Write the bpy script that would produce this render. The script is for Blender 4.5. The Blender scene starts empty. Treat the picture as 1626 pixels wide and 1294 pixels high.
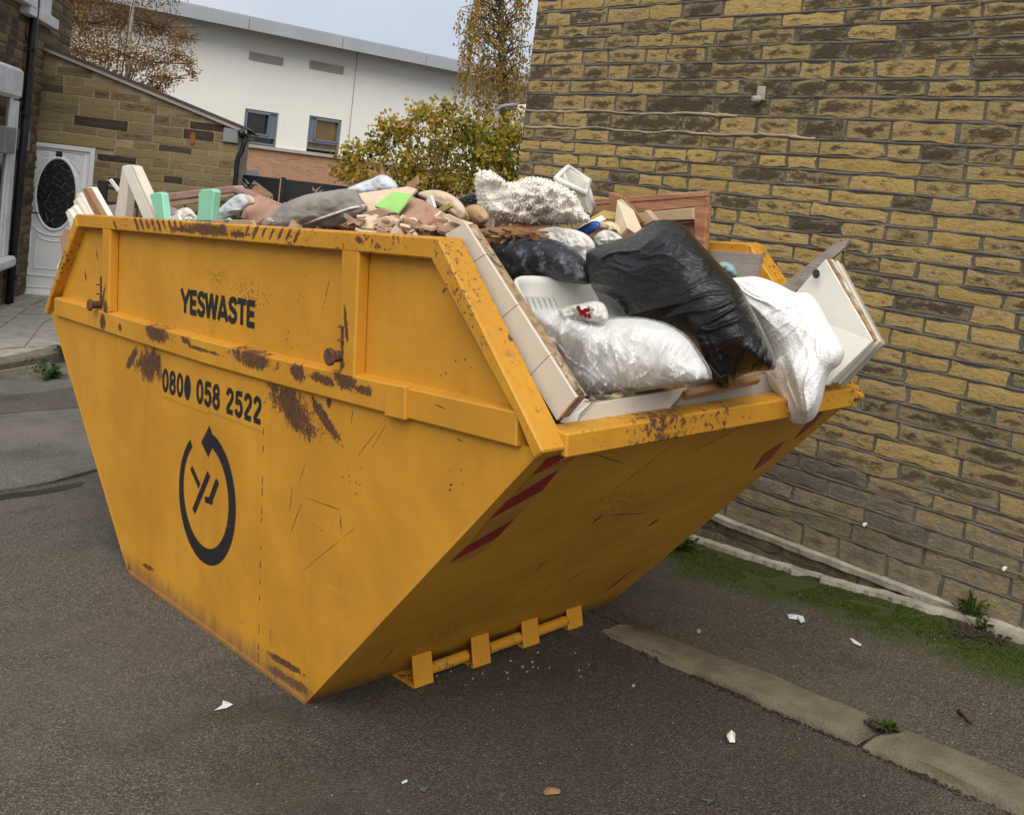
import bpy, bmesh, math, random
import numpy as np
from mathutils import Vector, Matrix, noise
random.seed(7)
SC = bpy.context.scene
COL = SC.collection
# ------------------------------------------------------------------ camera
F_PX, CX, CY = 1623.961, 814.242, 436.695
RC = np.array([[0.6710728299, 0.7321525691, 0.1166785007],
               [0.1369383915, 0.0322642871, -0.9900539847],
               [-0.7286351711, 0.6803760954, -0.0786081086]])
CAM = np.array([3.60965, -1.91445, 1.85774])
cd = bpy.data.cameras.new('camera'); cam = bpy.data.objects.new('camera', cd); COL.objects.link(cam)
cam.matrix_world = Matrix([[RC[0][i], -RC[1][i], -RC[2][i], CAM[i]] for i in range(3)] + [[0, 0, 0, 1]])
cd.sensor_fit = 'HORIZONTAL'; cd.sensor_width = 36.0; cd.lens = F_PX / 1626 * 36
cd.shift_x = (813 - CX) / 1626; cd.shift_y = (CY - 647) / 1626
cd.clip_start = 0.05; cd.clip_end = 2000
SC.camera = cam
# ------------------------------------------------------------------ sky, sun, exposure
SUN_DIR = Vector((0.46, -0.52, 0.76)).normalized()
SUN_EL = math.asin(SUN_DIR.z); SUN_AZ = math.atan2(SUN_DIR.x, SUN_DIR.y)
w = bpy.data.worlds.new('World'); SC.world = w; w.use_nodes = True
nt = w.node_tree; nt.nodes.clear()
wo = nt.nodes.new('ShaderNodeOutputWorld'); bg = nt.nodes.new('ShaderNodeBackground')
sky = nt.nodes.new('ShaderNodeTexSky'); sky.sky_type = 'NISHITA'; sky.sun_disc = False
sky.sun_elevation = SUN_EL; sky.sun_rotation = SUN_AZ
tc = nt.nodes.new('ShaderNodeTexCoord')
mp = nt.nodes.new('ShaderNodeMapping'); mp.inputs['Scale'].default_value = (1, 1, 2.6)
cn = nt.nodes.new('ShaderNodeTexNoise'); cn.inputs['Scale'].default_value = 2.6; cn.inputs['Detail'].default_value = 5
cn.inputs['Roughness'].default_value = 0.5
cr = nt.nodes.new('ShaderNodeValToRGB'); cr.color_ramp.elements[0].position = 0.34; cr.color_ramp.elements[1].position = 0.66
cr.color_ramp.elements[0].color = (4.7, 5.15, 6.1, 1); cr.color_ramp.elements[1].color = (6.6, 6.7, 6.85, 1)
mx = nt.nodes.new('ShaderNodeMixRGB'); mx.inputs['Fac'].default_value = 0.86
L = nt.links.new
L(tc.outputs['Generated'], mp.inputs['Vector']); L(mp.outputs[0], cn.inputs['Vector']); L(cn.outputs['Fac'], cr.inputs['Fac'])
L(sky.outputs[0], mx.inputs['Color1']); L(cr.outputs['Color'], mx.inputs['Color2'])
L(mx.outputs[0], bg.inputs['Color']); bg.inputs['Strength'].default_value = 0.052
L(bg.outputs[0], wo.inputs['Surface'])
sd = bpy.data.lights.new('sun', 'SUN'); sun = bpy.data.objects.new('sun', sd); COL.objects.link(sun)
sd.energy = 1.5; sd.angle = math.radians(60); sd.color = (1.0, 0.95, 0.87)
sun.rotation_euler = SUN_DIR.to_track_quat('Z', 'Y').to_euler()
sun.location = (-3, -6, 12)
SC.view_settings.view_transform = 'Standard'; SC.view_settings.look = 'None'
SC.view_settings.exposure = 1.25; SC.view_settings.gamma = 1.0; SC.view_settings.use_curve_mapping = False
SC.cycles.max_bounces = 6; SC.cycles.transparent_max_bounces = 16

# ------------------------------------------------------------------ geometry of the place: rays through the photo and frames
RG = np.array([[0.9973489148, -0.0195834590, 0.0700830239], [0.0164674732, 0.9988617563, 0.0447662158],
               [-0.0708799297, -0.0434934464, 0.9965361788]])       # skip axes (rows) in the world
def ray(px, py): return RC.T @ np.array([(px - CX) / F_PX, (py - CY) / F_PX, 1.0])
def at_depth(px, py, d): return CAM + ray(px, py) * d
def plane_hit(px, py, p0, n):
    v = ray(px, py); n = np.array(n, float); return CAM + v * (n @ (np.array(p0, float) - CAM)) / (n @ v)
def to_world(p): return RG.T @ np.array(p, float)
def to_skip(p): return RG @ np.array(p, float)
def PY(px, py, y): return plane_hit(px, py, to_world((0, y, 0)), RG[1])      # a point on the slice at width y of the skip
def PX(px, py, x): return plane_hit(px, py, to_world((x, 0, 0)), RG[0])
def SS(px, py, y=0.0): return to_skip(PY(px, py, y))
def ground_z(x, y):
    xc = max(-9.5, min(6.0, x)); yc = max(-6.0, min(3.0, y))
    return (0.07088 * xc + 0.04349 * yc) / 0.99654
def on_ground(px, py):
    return plane_hit(px, py, (0, 0, 0), RG[2])

# ------------------------------------------------------------------ mesh helpers
def newmesh(name, verts, faces, mat=None, smooth=False):
    me = bpy.data.meshes.new(name); me.from_pydata([tuple(map(float, v)) for v in verts], [], [tuple(f) for f in faces]); me.update()
    if mat is not None:
        for m in (mat if isinstance(mat, (list, tuple)) else [mat]): me.materials.append(m)
    if smooth: me.polygons.foreach_set('use_smooth', [True] * len(me.polygons))
    return me
def tag(o, label=None, cat=None, group=None, kind=None):
    if label: o['label'] = label
    if cat: o['category'] = cat
    if group: o['group'] = group
    if kind: o['kind'] = kind
    return o
def empty(name, loc, label=None, cat=None, group=None, kind=None):
    o = bpy.data.objects.new(name, None); COL.objects.link(o); o.location = tuple(map(float, loc)); o.empty_display_size = 0.1
    return tag(o, label, cat, group, kind)
def link(name, me, parent=None, plocal=False):
    """An object whose mesh is given in world coordinates (plocal: in the parent's own coordinates)."""
    o = bpy.data.objects.new(name, me); COL.objects.link(o)
    if parent is not None:
        o.parent = parent
        if not plocal:
            if parent.parent is None: o.matrix_parent_inverse = Matrix.Translation(-Vector(parent.location))
    return o
def top(name, verts, faces, mat, smooth=False, **kw):
    """A top-level one-mesh thing with its origin at its base."""
    V = np.array(verts, float); c = np.array([V[:, 0].mean(), V[:, 1].mean(), V[:, 2].min()])
    o = link(name, newmesh(name, V - c, faces, mat, smooth)); o.location = tuple(c)
    return tag(o, **kw)
def part(name, verts, faces, mat, parent, smooth=False, plocal=False):
    return link(name, newmesh(name, verts, faces, mat, smooth), parent, plocal)
class G:
    """Collects geometry."""
    def __init__(s): s.v = []; s.f = []; s.t = []
    def add(s, v, f, t=None):
        b = len(s.v); s.v += [tuple(x) for x in v]; s.f += [tuple(i + b for i in q) for q in f]
        if t is not None: s.t += [t] * len(f)
        return s
    def box(s, a, b):
        (x0, y0, z0), (x1, y1, z1) = a, b
        return s.add([(x0, y0, z0), (x1, y0, z0), (x1, y1, z0), (x0, y1, z0), (x0, y0, z1), (x1, y0, z1), (x1, y1, z1), (x0, y1, z1)],
                     [(0, 3, 2, 1), (4, 5, 6, 7), (0, 1, 5, 4), (1, 2, 6, 5), (2, 3, 7, 6), (3, 0, 4, 7)])
    def prism(s, poly, ext):
        """poly: 3D loop, extruded by the vector ext."""
        n = len(poly); P = [np.array(p, float) for p in poly]; e = np.array(ext, float)
        nn = np.zeros(3)
        for i in range(n): nn += np.cross(P[i] - P[0], P[(i + 1) % n] - P[0])
        if nn @ e > 0: P = P[::-1]
        Q = [p + e for p in P]
        return s.add(P + Q, [tuple(range(n)), tuple(range(2 * n - 1, n - 1, -1))] + [(i, i + n, (i + 1) % n + n, (i + 1) % n) for i in range(n)])
    def tube(s, pts, r, n=8, cap=True):
        P = [np.array(p, float) for p in pts]; m = len(P); rings = []
        rr = r if isinstance(r, (list, tuple)) else [r] * m
        prev = None
        for i in range(m):
            d = P[min(i + 1, m - 1)] - P[max(i - 1, 0)]; d = d / (np.linalg.norm(d) + 1e-9)
            a = prev if prev is not None else (np.array([0, 0, 1.0]) if abs(d[2]) < 0.9 else np.array([1.0, 0, 0]))
            u = a - d * (a @ d); u /= np.linalg.norm(u) + 1e-9; prev = u; v = np.cross(d, u)
            rings.append([P[i] + rr[i] * (math.cos(t) * u + math.sin(t) * v) for t in np.linspace(0, 2 * math.pi, n, endpoint=False)])
        V = [p for R_ in rings for p in R_]; F = []
        for i in range(m - 1):
            for k in range(n): F.append((i * n + k, i * n + (k + 1) % n, (i + 1) * n + (k + 1) % n, (i + 1) * n + k))
        if cap: F += [tuple(range(n - 1, -1, -1)), tuple(range((m - 1) * n, m * n))]
        return s.add(V, F)
    def ribbon(s, pts, w, nrm, lift=0.0):
        """Flat stroke of width w along 3D points lying in a plane of normal nrm."""
        P = [np.array(p, float) for p in pts]; nrm = np.array(nrm, float); m = len(P); A = []; B = []
        ww = w if isinstance(w, (list, tuple)) else [w] * m
        for i in range(m):
            d0 = P[i] - P[i - 1] if i > 0 else P[1] - P[0]; d1 = P[i + 1] - P[i] if i < m - 1 else d0
            d0 = d0 / np.linalg.norm(d0); d1 = d1 / np.linalg.norm(d1); t = d0 + d1; t /= np.linalg.norm(t)
            q = np.cross(nrm, t); c = max(0.35, np.cross(nrm, d0) @ q)
            A.append(P[i] + q * ww[i] / 2 / c + nrm * lift); B.append(P[i] - q * ww[i] / 2 / c + nrm * lift)
        return s.add(A + B, [(i, i + 1, m + i + 1, m + i) for i in range(m - 1)])
    def part(s, name, mat, parent, smooth=False, plocal=False, bevel=0.0, kind=None):
        o = part(name, s.v, s.f, mat, parent, smooth, plocal)
        if s.t: set_tint(o.data, s.t)
        if bevel: bev(o.data, bevel)
        if kind: o['kind'] = kind
        return o
    def top(s, name, mat, smooth=False, bevel=0.0, **kw):
        o = top(name, s.v, s.f, mat, smooth, **kw)
        if s.t: set_tint(o.data, s.t)
        if bevel: bev(o.data, bevel)
        return o
def set_tint(me, t):
    a = me.attributes.new('tint', 'FLOAT', 'FACE'); a.data.foreach_set('value', [float(x) for x in t])
def bev(me, w, seg=1):
    bm = bmesh.new(); bm.from_mesh(me)
    es = [e for e in bm.edges if len(e.link_faces) == 2 and e.calc_face_angle(0) > 0.5]
    bmesh.ops.bevel(bm, geom=es, offset=w, segments=seg, affect='EDGES', clamp_overlap=True)
    bm.normal_update(); bm.to_mesh(me); bm.free()
def fbm(p, s=1.0, o=3): return noise.fractal(Vector(p) * s, 0.6, 2.0, o)
def smooth01(t): t = max(0.0, min(1.0, t)); return t * t * (3 - 2 * t)

# ------------------------------------------------------------------ materials
class M:
    """A small node-tree builder."""
    def __init__(s, name):
        s.m = bpy.data.materials.new(name); s.m.use_nodes = True; s.n = s.m.node_tree; s.n.nodes.clear()
        s.out = s.n.nodes.new('ShaderNodeOutputMaterial'); s.b = s.n.nodes.new('ShaderNodeBsdfPrincipled')
        s.n.links.new(s.b.outputs[0], s.out.inputs[0])
    def nd(s, t, **kw):
        x = s.n.nodes.new(t)
        for k, v in kw.items():
            if k in x.inputs: s.put(x.inputs[k], v)
            else: setattr(x, k, v)
        return x
    def put(s, inp, v):
        if hasattr(v, 'is_output') or isinstance(v, bpy.types.NodeSocket): s.n.links.new(v, inp)
        else:
            if isinstance(v, (tuple, list)) and len(v) == 3 and inp.type == 'RGBA': v = tuple(v) + (1,)
            inp.default_value = v
    def pos(s): return s.nd('ShaderNodeNewGeometry').outputs['Position']
    def obj(s): return s.nd('ShaderNodeTexCoord').outputs['Object']
    def noise(s, vec, scale, detail=4, rough=0.55, dist=0.0):
        x = s.nd('ShaderNodeTexNoise'); s.put(x.inputs['Vector'], vec); x.inputs['Scale'].default_value = scale
        x.inputs['Detail'].default_value = detail; x.inputs['Roughness'].default_value = rough; x.inputs['Distortion'].default_value = dist
        return x.outputs['Fac']
    def vor(s, vec, scale, feature='F1', out='Distance'):
        x = s.nd('ShaderNodeTexVoronoi', feature=feature); s.put(x.inputs['Vector'], vec); x.inputs['Scale'].default_value = scale
        return x.outputs[out]
    def math(s, op, a, b=None, c=None, clamp=False):
        x = s.nd('ShaderNodeMath', operation=op); x.use_clamp = clamp; s.put(x.inputs[0], a)
        if b is not None: s.put(x.inputs[1], b)
        if c is not None: s.put(x.inputs[2], c)
        return x.outputs[0]
    def step(s, v, lo, hi):
        x = s.nd('ShaderNodeMapRange'); x.interpolation_type = 'SMOOTHSTEP'; s.put(x.inputs['Value'], v)
        x.inputs['From Min'].default_value = lo; x.inputs['From Max'].default_value = hi
        return x.outputs['Result']
    def mix(s, f, a, b, mode='MIX'):
        x = s.nd('ShaderNodeMixRGB', blend_type=mode); s.put(x.inputs['Fac'], f); s.put(x.inputs['Color1'], a); s.put(x.inputs['Color2'], b)
        return x.outputs[0]
    def ramp(s, f, stops):
        x = s.nd('ShaderNodeValToRGB'); s.put(x.inputs['Fac'], f); r = x.color_ramp
        while len(r.elements) < len(stops): r.elements.new(0.5)
        for e, (p, c) in zip(r.elements, stops): e.position = p; e.color = tuple(c) + (1,)
        return x.outputs['Color']
    def scale(s, vec, sc, rot=(0, 0, 0), loc=(0, 0, 0), typ='POINT'):
        x = s.nd('ShaderNodeMapping', vector_type=typ); s.put(x.inputs['Vector'], vec); x.inputs['Scale'].default_value = sc
        x.inputs['Rotation'].default_value = rot; x.inputs['Location'].default_value = loc
        return x.outputs[0]
    def attr(s, name): return s.nd('ShaderNodeAttribute', attribute_name=name).outputs['Fac']
    def xyz(s, vec):
        x = s.nd('ShaderNodeSeparateXYZ'); s.put(x.inputs[0], vec); return x.outputs
    def bump(s, h, strength=0.3, dist=0.01):
        x = s.nd('ShaderNodeBump'); s.put(x.inputs['Height'], h); x.inputs['Strength'].default_value = strength; x.inputs['Distance'].default_value = dist
        s.n.links.new(x.outputs[0], s.b.inputs['Normal']); return x
    def set(s, **kw):
        for k, v in kw.items(): s.put(s.b.inputs[k.replace('_', ' ')], v)
        return s
def simple(name, c1, c2=None, rough=0.6, ns=6.0, bump=0.15, bs=60.0, dirt=0.0, dirtc=(0.08, 0.065, 0.05), spec=0.4, stretch=(1, 1, 1), metal=0.0, bd=0.01):
    m = M(name); p = m.scale(m.obj(), stretch)
    c2 = c2 or tuple(x * 0.8 for x in c1)
    n = m.noise(p, ns, 6); col = m.mix(m.step(n, 0.35, 0.65), c1, c2)
    if dirt > 0:
        d = m.noise(m.pos(), ns * 0.9 + 3, 8, 0.65); col = m.mix(m.math('MULTIPLY', m.step(d, 0.5, 0.75), dirt), col, dirtc)
    m.set(Base_Color=col, Roughness=rough, Metallic=metal); m.b.inputs['Specular IOR Level'].default_value = spec
    if bump: m.bump(m.noise(p, bs, 5), bump, bd)
    return m.m

def skip_paint(name, spots=(), wear=0.0, bottom=True, sprays=(), end=False):
    m = M(name); o = m.obj(); X = m.xyz(o)
    if end: sw = m.nd('ShaderNodeCombineXYZ'); m.put(sw.inputs[0], X[1]); m.put(sw.inputs[1], X[0]); m.put(sw.inputs[2], X[2]); o = sw.outputs[0]
    def ell(c):
        q = m.scale(o, (c[2], 50.0, c[3]), (0, c[4], 0), (c[0], 0, c[1]), 'TEXTURE'); ln = m.nd('ShaderNodeVectorMath', operation='LENGTH'); m.put(ln.inputs[0], q); return ln.outputs['Value']
    n1 = m.noise(o, 2.2, 5); n2 = m.noise(m.scale(o, (1, 1, 0.12)), 9, 5, 0.6)
    col = m.mix(m.step(n1, 0.3, 0.7), (0.545, 0.262, 0.022), (0.475, 0.215, 0.016))
    col = m.mix(m.math('MULTIPLY', m.step(n2, 0.5, 0.8), 0.3), col, (0.33, 0.14, 0.014))
    # long pale scuffs and dark hairline scratches
    sc = m.noise(m.scale(o, (0.7, 1, 14), (0, 0.5, 0)), 5, 3, 0.6); col = m.mix(m.math('MULTIPLY', m.step(m.noise(o, 1.1, 6, .65), .5, .7), .22), col, (0.40, 0.2, 0.035)); col = m.mix(m.math('MULTIPLY', m.step(sc, 0.66, 0.72), 0.4), col, (0.56, 0.31, 0.05))
    s2 = m.noise(m.scale(o, (13, 1, 0.9), (0, 0.35, 0)), 5.5, 3, 0.6); col = m.mix(m.math('MULTIPLY', m.step(s2, 0.715, 0.75), 0.5), col, (0.13, 0.055, 0.014))
    # specks of rust
    v = m.vor(o, 38); k = m.noise(o, 3.4, 4)
    speck = m.math('MULTIPLY', m.math('LESS_THAN', v, 0.17), m.step(k, 0.6, 0.7)); col = m.mix(m.math('MULTIPLY', speck, 0.75), col, (0.10, 0.038, 0.014))
    rust = None
    fine = m.math('ADD', m.math('ADD', m.math('MULTIPLY', m.noise(m.scale(o, (1, 1, 0.45)), 70, 6, 0.75), 0.6), m.math('MULTIPLY', m.noise(o, 190, 3, .7), 0.5)), m.math('MULTIPLY', m.noise(o, 14, 4), 0.6))
    for c in spots: rust = ell(c) if rust is None else m.math('MINIMUM', rust, ell(c))
    for c in sprays:
        mk = m.math('MULTIPLY', m.math('SUBTRACT', 1.15, ell(c), clamp=True), m.math('ADD', .6, m.noise(o, 12, 3))); vv = m.vor(o, 75); col = m.mix(m.math('MULTIPLY', m.math('LESS_THAN', vv, m.math('MULTIPLY', mk, .33)), .8), col, (0.085, 0.036, 0.017))
    if rust is not None:
        r = m.math('ADD', rust, m.math('MULTIPLY', m.math('SUBTRACT', fine, 0.85), 2.9)); rm = m.math('SUBTRACT', 1.0, m.step(r, 0.8, 0.98))
        rc = m.mix(m.step(m.noise(m.scale(o, (2.5, 1, 1)), 30, 8, .75), .3, .7), (0.035, 0.018, 0.013), (0.125, 0.052, 0.026)); col = m.mix(m.math('MULTIPLY', rm, 0.95), col, rc)
    if bottom:   # scraped and dirty along the foot
        zb = m.math('ADD', X[2], m.math('MULTIPLY', m.noise(m.scale(o, (1, 1, 0.3)), 16, 6, 0.7), -0.16)); col = m.mix(m.math('MULTIPLY', m.math('SUBTRACT', 1.0, m.step(zb, -0.075, 0.02)), 0.7), col, (0.15, 0.083, 0.042))
    if wear > 0:  # chipped edges of the rails
        c = m.math('ADD', m.noise(m.scale(o, (1, 1, 1)), 48, 7, 0.75), m.math('MULTIPLY', m.math('SUBTRACT', m.noise(o, 4.5, 4), 0.5), 0.55)); col = m.mix(m.step(c, 0.66 - wear * 0.1, 0.70 - wear * 0.1), col, (0.10, 0.045, 0.028))
        c2 = m.noise(o, 11, 5, 0.7); col = m.mix(m.math('MULTIPLY', m.step(c2, 0.6, 0.66), 0.55 * min(1, wear)), col, (0.2, 0.1, 0.06))
        col = m.mix(m.math('MULTIPLY', m.step(m.noise(o, 25, 3), 0.6, 0.68), 0.4), col, (0.6, 0.3, 0.03))
    m.set(Base_Color=col, Roughness=m.math('ADD', 0.42, m.math('MULTIPLY', n2, 0.25))); m.b.inputs['Specular IOR Level'].default_value = 0.35
    dents = m.math('ADD', m.noise(o, 1.7, 2), m.math('MULTIPLY', m.noise(o, 5.5, 2), 0.35)); m.bump(m.math('ADD', dents, m.math('MULTIPLY', m.noise(o, 90, 3), 0.01)), 0.3, 0.05)
    return m.m

def stone_mat(name, base, soot, grime=0.0, sootamt=0.5):
    m = M(name); p = m.pos(); t = m.attr('tint'); X = m.xyz(p)
    off = m.nd('ShaderNodeVectorMath', operation='ADD'); m.put(off.inputs[0], p); cmb = m.nd('ShaderNodeCombineXYZ'); m.put(cmb.inputs[1], m.math('MULTIPLY', t, 37.0)); m.put(off.inputs[1], cmb.outputs[0]); q = off.outputs[0]
    col = m.ramp(t, base)
    n = m.noise(m.scale(q, (1, 1, 2.4)), 26, 9, 0.7, 0.4); col = m.mix(m.math('MULTIPLY', m.step(n, 0.44, 0.70), 0.55), col, m.mix(0.45, col, (0.13, 0.075, 0.03)))
    n0 = m.noise(m.scale(q, (1, 1, 3.0)), 60, 7, 0.72); col = m.mix(m.math('MULTIPLY', m.step(n0, 0.5, 0.72), 0.45), col, (0.50, 0.39, 0.22))
    n3 = m.noise(m.scale(q, (1, 1, 1.6)), 115, 5, 0.75); col = m.mix(m.math('MULTIPLY', m.math('SUBTRACT', 1.0, m.step(n3, 0.28, 0.42)), 0.55), col, (0.09, 0.06, 0.03))
    # soot lying in ragged patches, thicker on some stones
    s = m.noise(m.scale(q, (1, 1, 2.4)), 12, 14, 0.76, 0.3)
    big = m.noise(p, 0.9, 3)
    thr = m.math('ADD', s, m.math('ADD', m.math('MULTIPLY', m.math('SUBTRACT', t, 0.5), 0.26), m.math('ADD', m.math('MULTIPLY', m.math('SUBTRACT', big, 0.5), 0.42), m.math('MULTIPLY', m.math('SUBTRACT', m.attr('rim'), 0.45), 0.15))))
    sm = m.step(thr, 0.53 - sootamt * 0.06, 0.665 - sootamt * 0.06); col = m.mix(m.math('MULTIPLY', sm, 0.86), col, m.mix(m.noise(q, 48, 7, .7), tuple(x * .7 for x in soot), tuple(x * 2.6 for x in soot)))
    lowr = m.noise(m.scale(q, (1, 1, 3.2)), 16, 8, .7, .5); col = m.mix(m.math('MULTIPLY', m.step(lowr, .5, .66), .5), col, (0.11, 0.08, 0.045))
    if grime:
        zn = m.math('ADD', X[2], m.math('MULTIPLY', m.noise(p, 3.0, 5), 0.5)); gm = m.math('SUBTRACT', 1.0, m.step(zn, 0.82, 1.18)); col = m.mix(m.math('MULTIPLY', gm, m.math('MULTIPLY', grime, m.math('ADD', 0.55, m.math('MULTIPLY', m.step(n, .35, .6), .45)))), col, m.mix(m.noise(p, 14, 8, .7), (0.125, 0.113, 0.09), (0.26, 0.24, 0.2)))
        gs = m.math('MULTIPLY', m.math('SUBTRACT', 1.0, m.step(zn, 0.48, 0.72)), m.step(m.noise(p, 8, 5), 0.5, 0.62)); col = m.mix(m.math('MULTIPLY', gs, 0.45), col, (0.055, 0.06, 0.025))
    m.set(Base_Color=col, Roughness=0.92); m.b.inputs['Specular IOR Level'].default_value = 0.15
    h = m.math('ADD', m.noise(m.scale(q, (1, 1, 2.0)), 34, 10, 0.75, 0.3), m.math('MULTIPLY', m.noise(q, 130, 5, 0.75), 0.35))
    m.bump(h, 0.9, 0.022)
    return m.m

def asphalt(name, base, light, moss=False, darken=0.0):
    m = M(name); p = m.pos(); X = m.xyz(p)
    big = m.noise(p, 0.7, 6, 0.6); mid = m.noise(p, 5, 7, 0.7); gr = m.noise(p, 260, 2, 0.6); v = m.vor(p, 210, out='Color')
    vx = m.xyz(v)[0]
    col = m.mix(m.step(big, 0.3, 0.7), base, tuple(x * 0.68 for x in base))
    col = m.mix(m.math('MULTIPLY', m.step(mid, 0.45, 0.75), 0.4), col, tuple(x * 1.35 for x in base))
    col = m.mix(m.math('MULTIPLY', m.step(vx, 0.5, 1.0), 0.75), col, light)
    col = m.mix(m.math('MULTIPLY', m.math('SUBTRACT', 1.0, m.step(vx, 0.03, 0.35)), 0.7), col, tuple(x * 0.4 for x in base))
    col = m.mix(m.math('MULTIPLY', m.math('GREATER_THAN', m.xyz(m.vor(p, 150, out='Color'))[1], 0.988), 0.6), col, (0.26, 0.24, 0.2))
    st = m.noise(p, 1.9, 6, 0.65); col = m.mix(m.math('MULTIPLY', m.step(st, 0.5, 0.72), 0.6), col, tuple(x * 0.45 for x in base)); s3 = m.noise(p, 0.55, 7, 0.7); col = m.mix(m.math('MULTIPLY', m.step(s3, 0.5, 0.62), 0.35), col, tuple(x * 1.5 for x in base))
    if moss:
        y = m.math('ADD', X[1], m.math('MULTIPLY', m.math('SUBTRACT', m.noise(p, 3.2, 6, 0.65), 0.5), 0.55)); mk = m.math('MULTIPLY', m.step(y, 1.98, 2.24), m.math('SUBTRACT', 1.0, m.math('MULTIPLY', m.step(y, 2.5, 2.62), 0.75)))
        mk = m.math('MULTIPLY', mk, m.step(X[0], -0.1, 0.45)); mk = m.math('MULTIPLY', mk, m.math('ADD', 0.35, m.math('MULTIPLY', m.step(m.noise(p, 46, 5, 0.7), 0.3, 0.55), .65)))
        col = m.mix(m.math('MULTIPLY', mk, 0.93), col, m.mix(m.noise(p, 26, 5), (0.02, 0.034, 0.002), (0.052, 0.078, 0.003)))
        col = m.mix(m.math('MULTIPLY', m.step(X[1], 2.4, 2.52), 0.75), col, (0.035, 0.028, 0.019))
    if darken:  # darker ragged oval of tarmac around the skip's right-hand end
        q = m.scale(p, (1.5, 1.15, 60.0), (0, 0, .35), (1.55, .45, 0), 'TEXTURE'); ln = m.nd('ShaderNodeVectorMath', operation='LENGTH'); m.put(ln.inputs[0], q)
        r = m.math('ADD', ln.outputs['Value'], m.math('MULTIPLY', m.math('SUBTRACT', m.noise(p, 1.6, 7, .65), .5), 1.1)); dm = m.math('SUBTRACT', 1.0, m.step(r, .55, 1.15)); col = m.mix(m.math('MULTIPLY', dm, darken), col, m.mix(.5, col, (.012, .010, .007)))
    m.set(Base_Color=col, Roughness=m.math('ADD', 0.62, m.math('MULTIPLY', mid, 0.3))); m.b.inputs['Specular IOR Level'].default_value = 0.3
    m.bump(m.math('ADD', m.vor(p, 210), m.math('MULTIPLY', gr, 0.6)), 0.55, 0.006)
    return m.m

def leaf_mat(name, stops, trans=0.35):
    m = M(name); t = m.attr('tint'); col = m.ramp(t, stops); m.set(Base_Color=col, Roughness=0.6); m.b.inputs['Specular IOR Level'].default_value = 0.25
    tr = m.nd('ShaderNodeBsdfTranslucent'); m.put(tr.inputs['Color'], col); ms = m.nd('ShaderNodeMixShader'); ms.inputs[0].default_value = trans
    m.n.links.new(m.b.outputs[0], ms.inputs[1]); m.n.links.new(tr.outputs[0], ms.inputs[2]); m.n.links.new(ms.outputs[0], m.out.inputs[0])
    return m.m

MAT = {}
MAT['road'] = asphalt('road_asphalt', (0.084, 0.072, 0.057), (0.19, 0.168, 0.135), darken=.9)
MAT['pave'] = asphalt('pavement_asphalt', (0.070, 0.059, 0.044), (0.165, 0.145, 0.11), moss=True)
MAT['oldpave'] = asphalt('old_pavement_asphalt', (0.125, 0.112, 0.094), (0.26, 0.24, 0.21))
MAT['gable'] = stone_mat('weathered_sandstone', [(0.0, (0.46, 0.315, 0.108)), (0.3, (0.56, 0.39, 0.148)), (0.55, (0.45, 0.32, 0.135)), (0.8, (0.35, 0.265, 0.13)), (1.0, (0.25, 0.2, 0.12))], (0.036, 0.028, 0.02), grime=0.85, sootamt=0.45)
MAT['extstone'] = stone_mat('tan_sandstone', [(0.0, (0.33, 0.25, 0.125)), (0.4, (0.27, 0.2, 0.1)), (0.8, (0.22, 0.165, 0.09)), (0.88, (0.17, 0.13, 0.08)), (0.92, (0.045, 0.036, 0.032)), (1.0, (0.04, 0.03, 0.028))], (0.05, 0.04, 0.028), sootamt=-1.2)
MAT['housestone'] = stone_mat('rough_dark_stone', [(0.0, (0.25, 0.185, 0.1)), (0.5, (0.19, 0.135, 0.075)), (1.0, (0.12, 0.085, 0.05))], (0.04, 0.03, 0.025), sootamt=0.3)
MAT['mortar'] = simple('grey_mortar', (0.135, 0.122, 0.097), (0.092, 0.083, 0.065), 0.95, 9, 0.6, 90, 0.35)
MAT['palemortar'] = simple('pale_mortar', (0.36, 0.3, 0.2), (0.27, 0.22, 0.14), 0.95, 9, 0.5, 90)
MAT['concrete'] = simple('weathered_concrete', (0.36, 0.33, 0.265), (0.24, 0.215, 0.165), 0.92, 7, 0.7, 45, 0.6, (0.07, 0.07, 0.04))
MAT['kerb'] = simple('worn_kerb_stone', (0.165, 0.14, 0.093), (0.12, 0.1, 0.065), 0.9, 9, 0.6, 90, 0.55, (0.085, 0.075, 0.05))
MAT['flag'] = simple('grey_flagstone', (0.3, 0.28, 0.25), (0.23, 0.215, 0.19), 0.85, 5, 0.3, 60, 0.4, (0.13, 0.11, 0.085))
MAT['soil'] = simple('dark_soil', (0.05, 0.036, 0.024), (0.028, 0.02, 0.014), 1.0, 20, 1.0, 80)
MAT['upvc'] = simple('white_plastic_door', (0.72, 0.73, 0.73), (0.66, 0.67, 0.68), 0.35, 2, 0.0)
MAT['whitepaint'] = simple('white_painted_stone', (0.68, 0.68, 0.68), (0.55, 0.56, 0.57), 0.6, 4, 0.4, 30, 0.3, (0.35, 0.35, 0.35))
MAT['blackplastic'] = simple('black_plastic', (0.012, 0.012, 0.014), (0.02, 0.02, 0.022), 0.4, 4, 0.0)
MAT['blackmetal'] = simple('black_iron', (0.012, 0.012, 0.014), (0.02, 0.02, 0.022), 0.5, 4, 0.1)
MAT['greymetal'] = simple('grey_metal', (0.22, 0.23, 0.24), (0.18, 0.19, 0.2), 0.5, 4, 0.05)
MAT['render'] = simple('white_render', (0.84, 0.815, 0.745), (0.81, 0.785, 0.72), 0.9, 0.35, 0.1, 30, 0.1, (0.5, 0.48, 0.43))
MAT['fascia'] = simple('grey_roof_fascia', (0.36, 0.38, 0.4), (0.33, 0.35, 0.37), 0.5, 1, 0.0)
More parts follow.
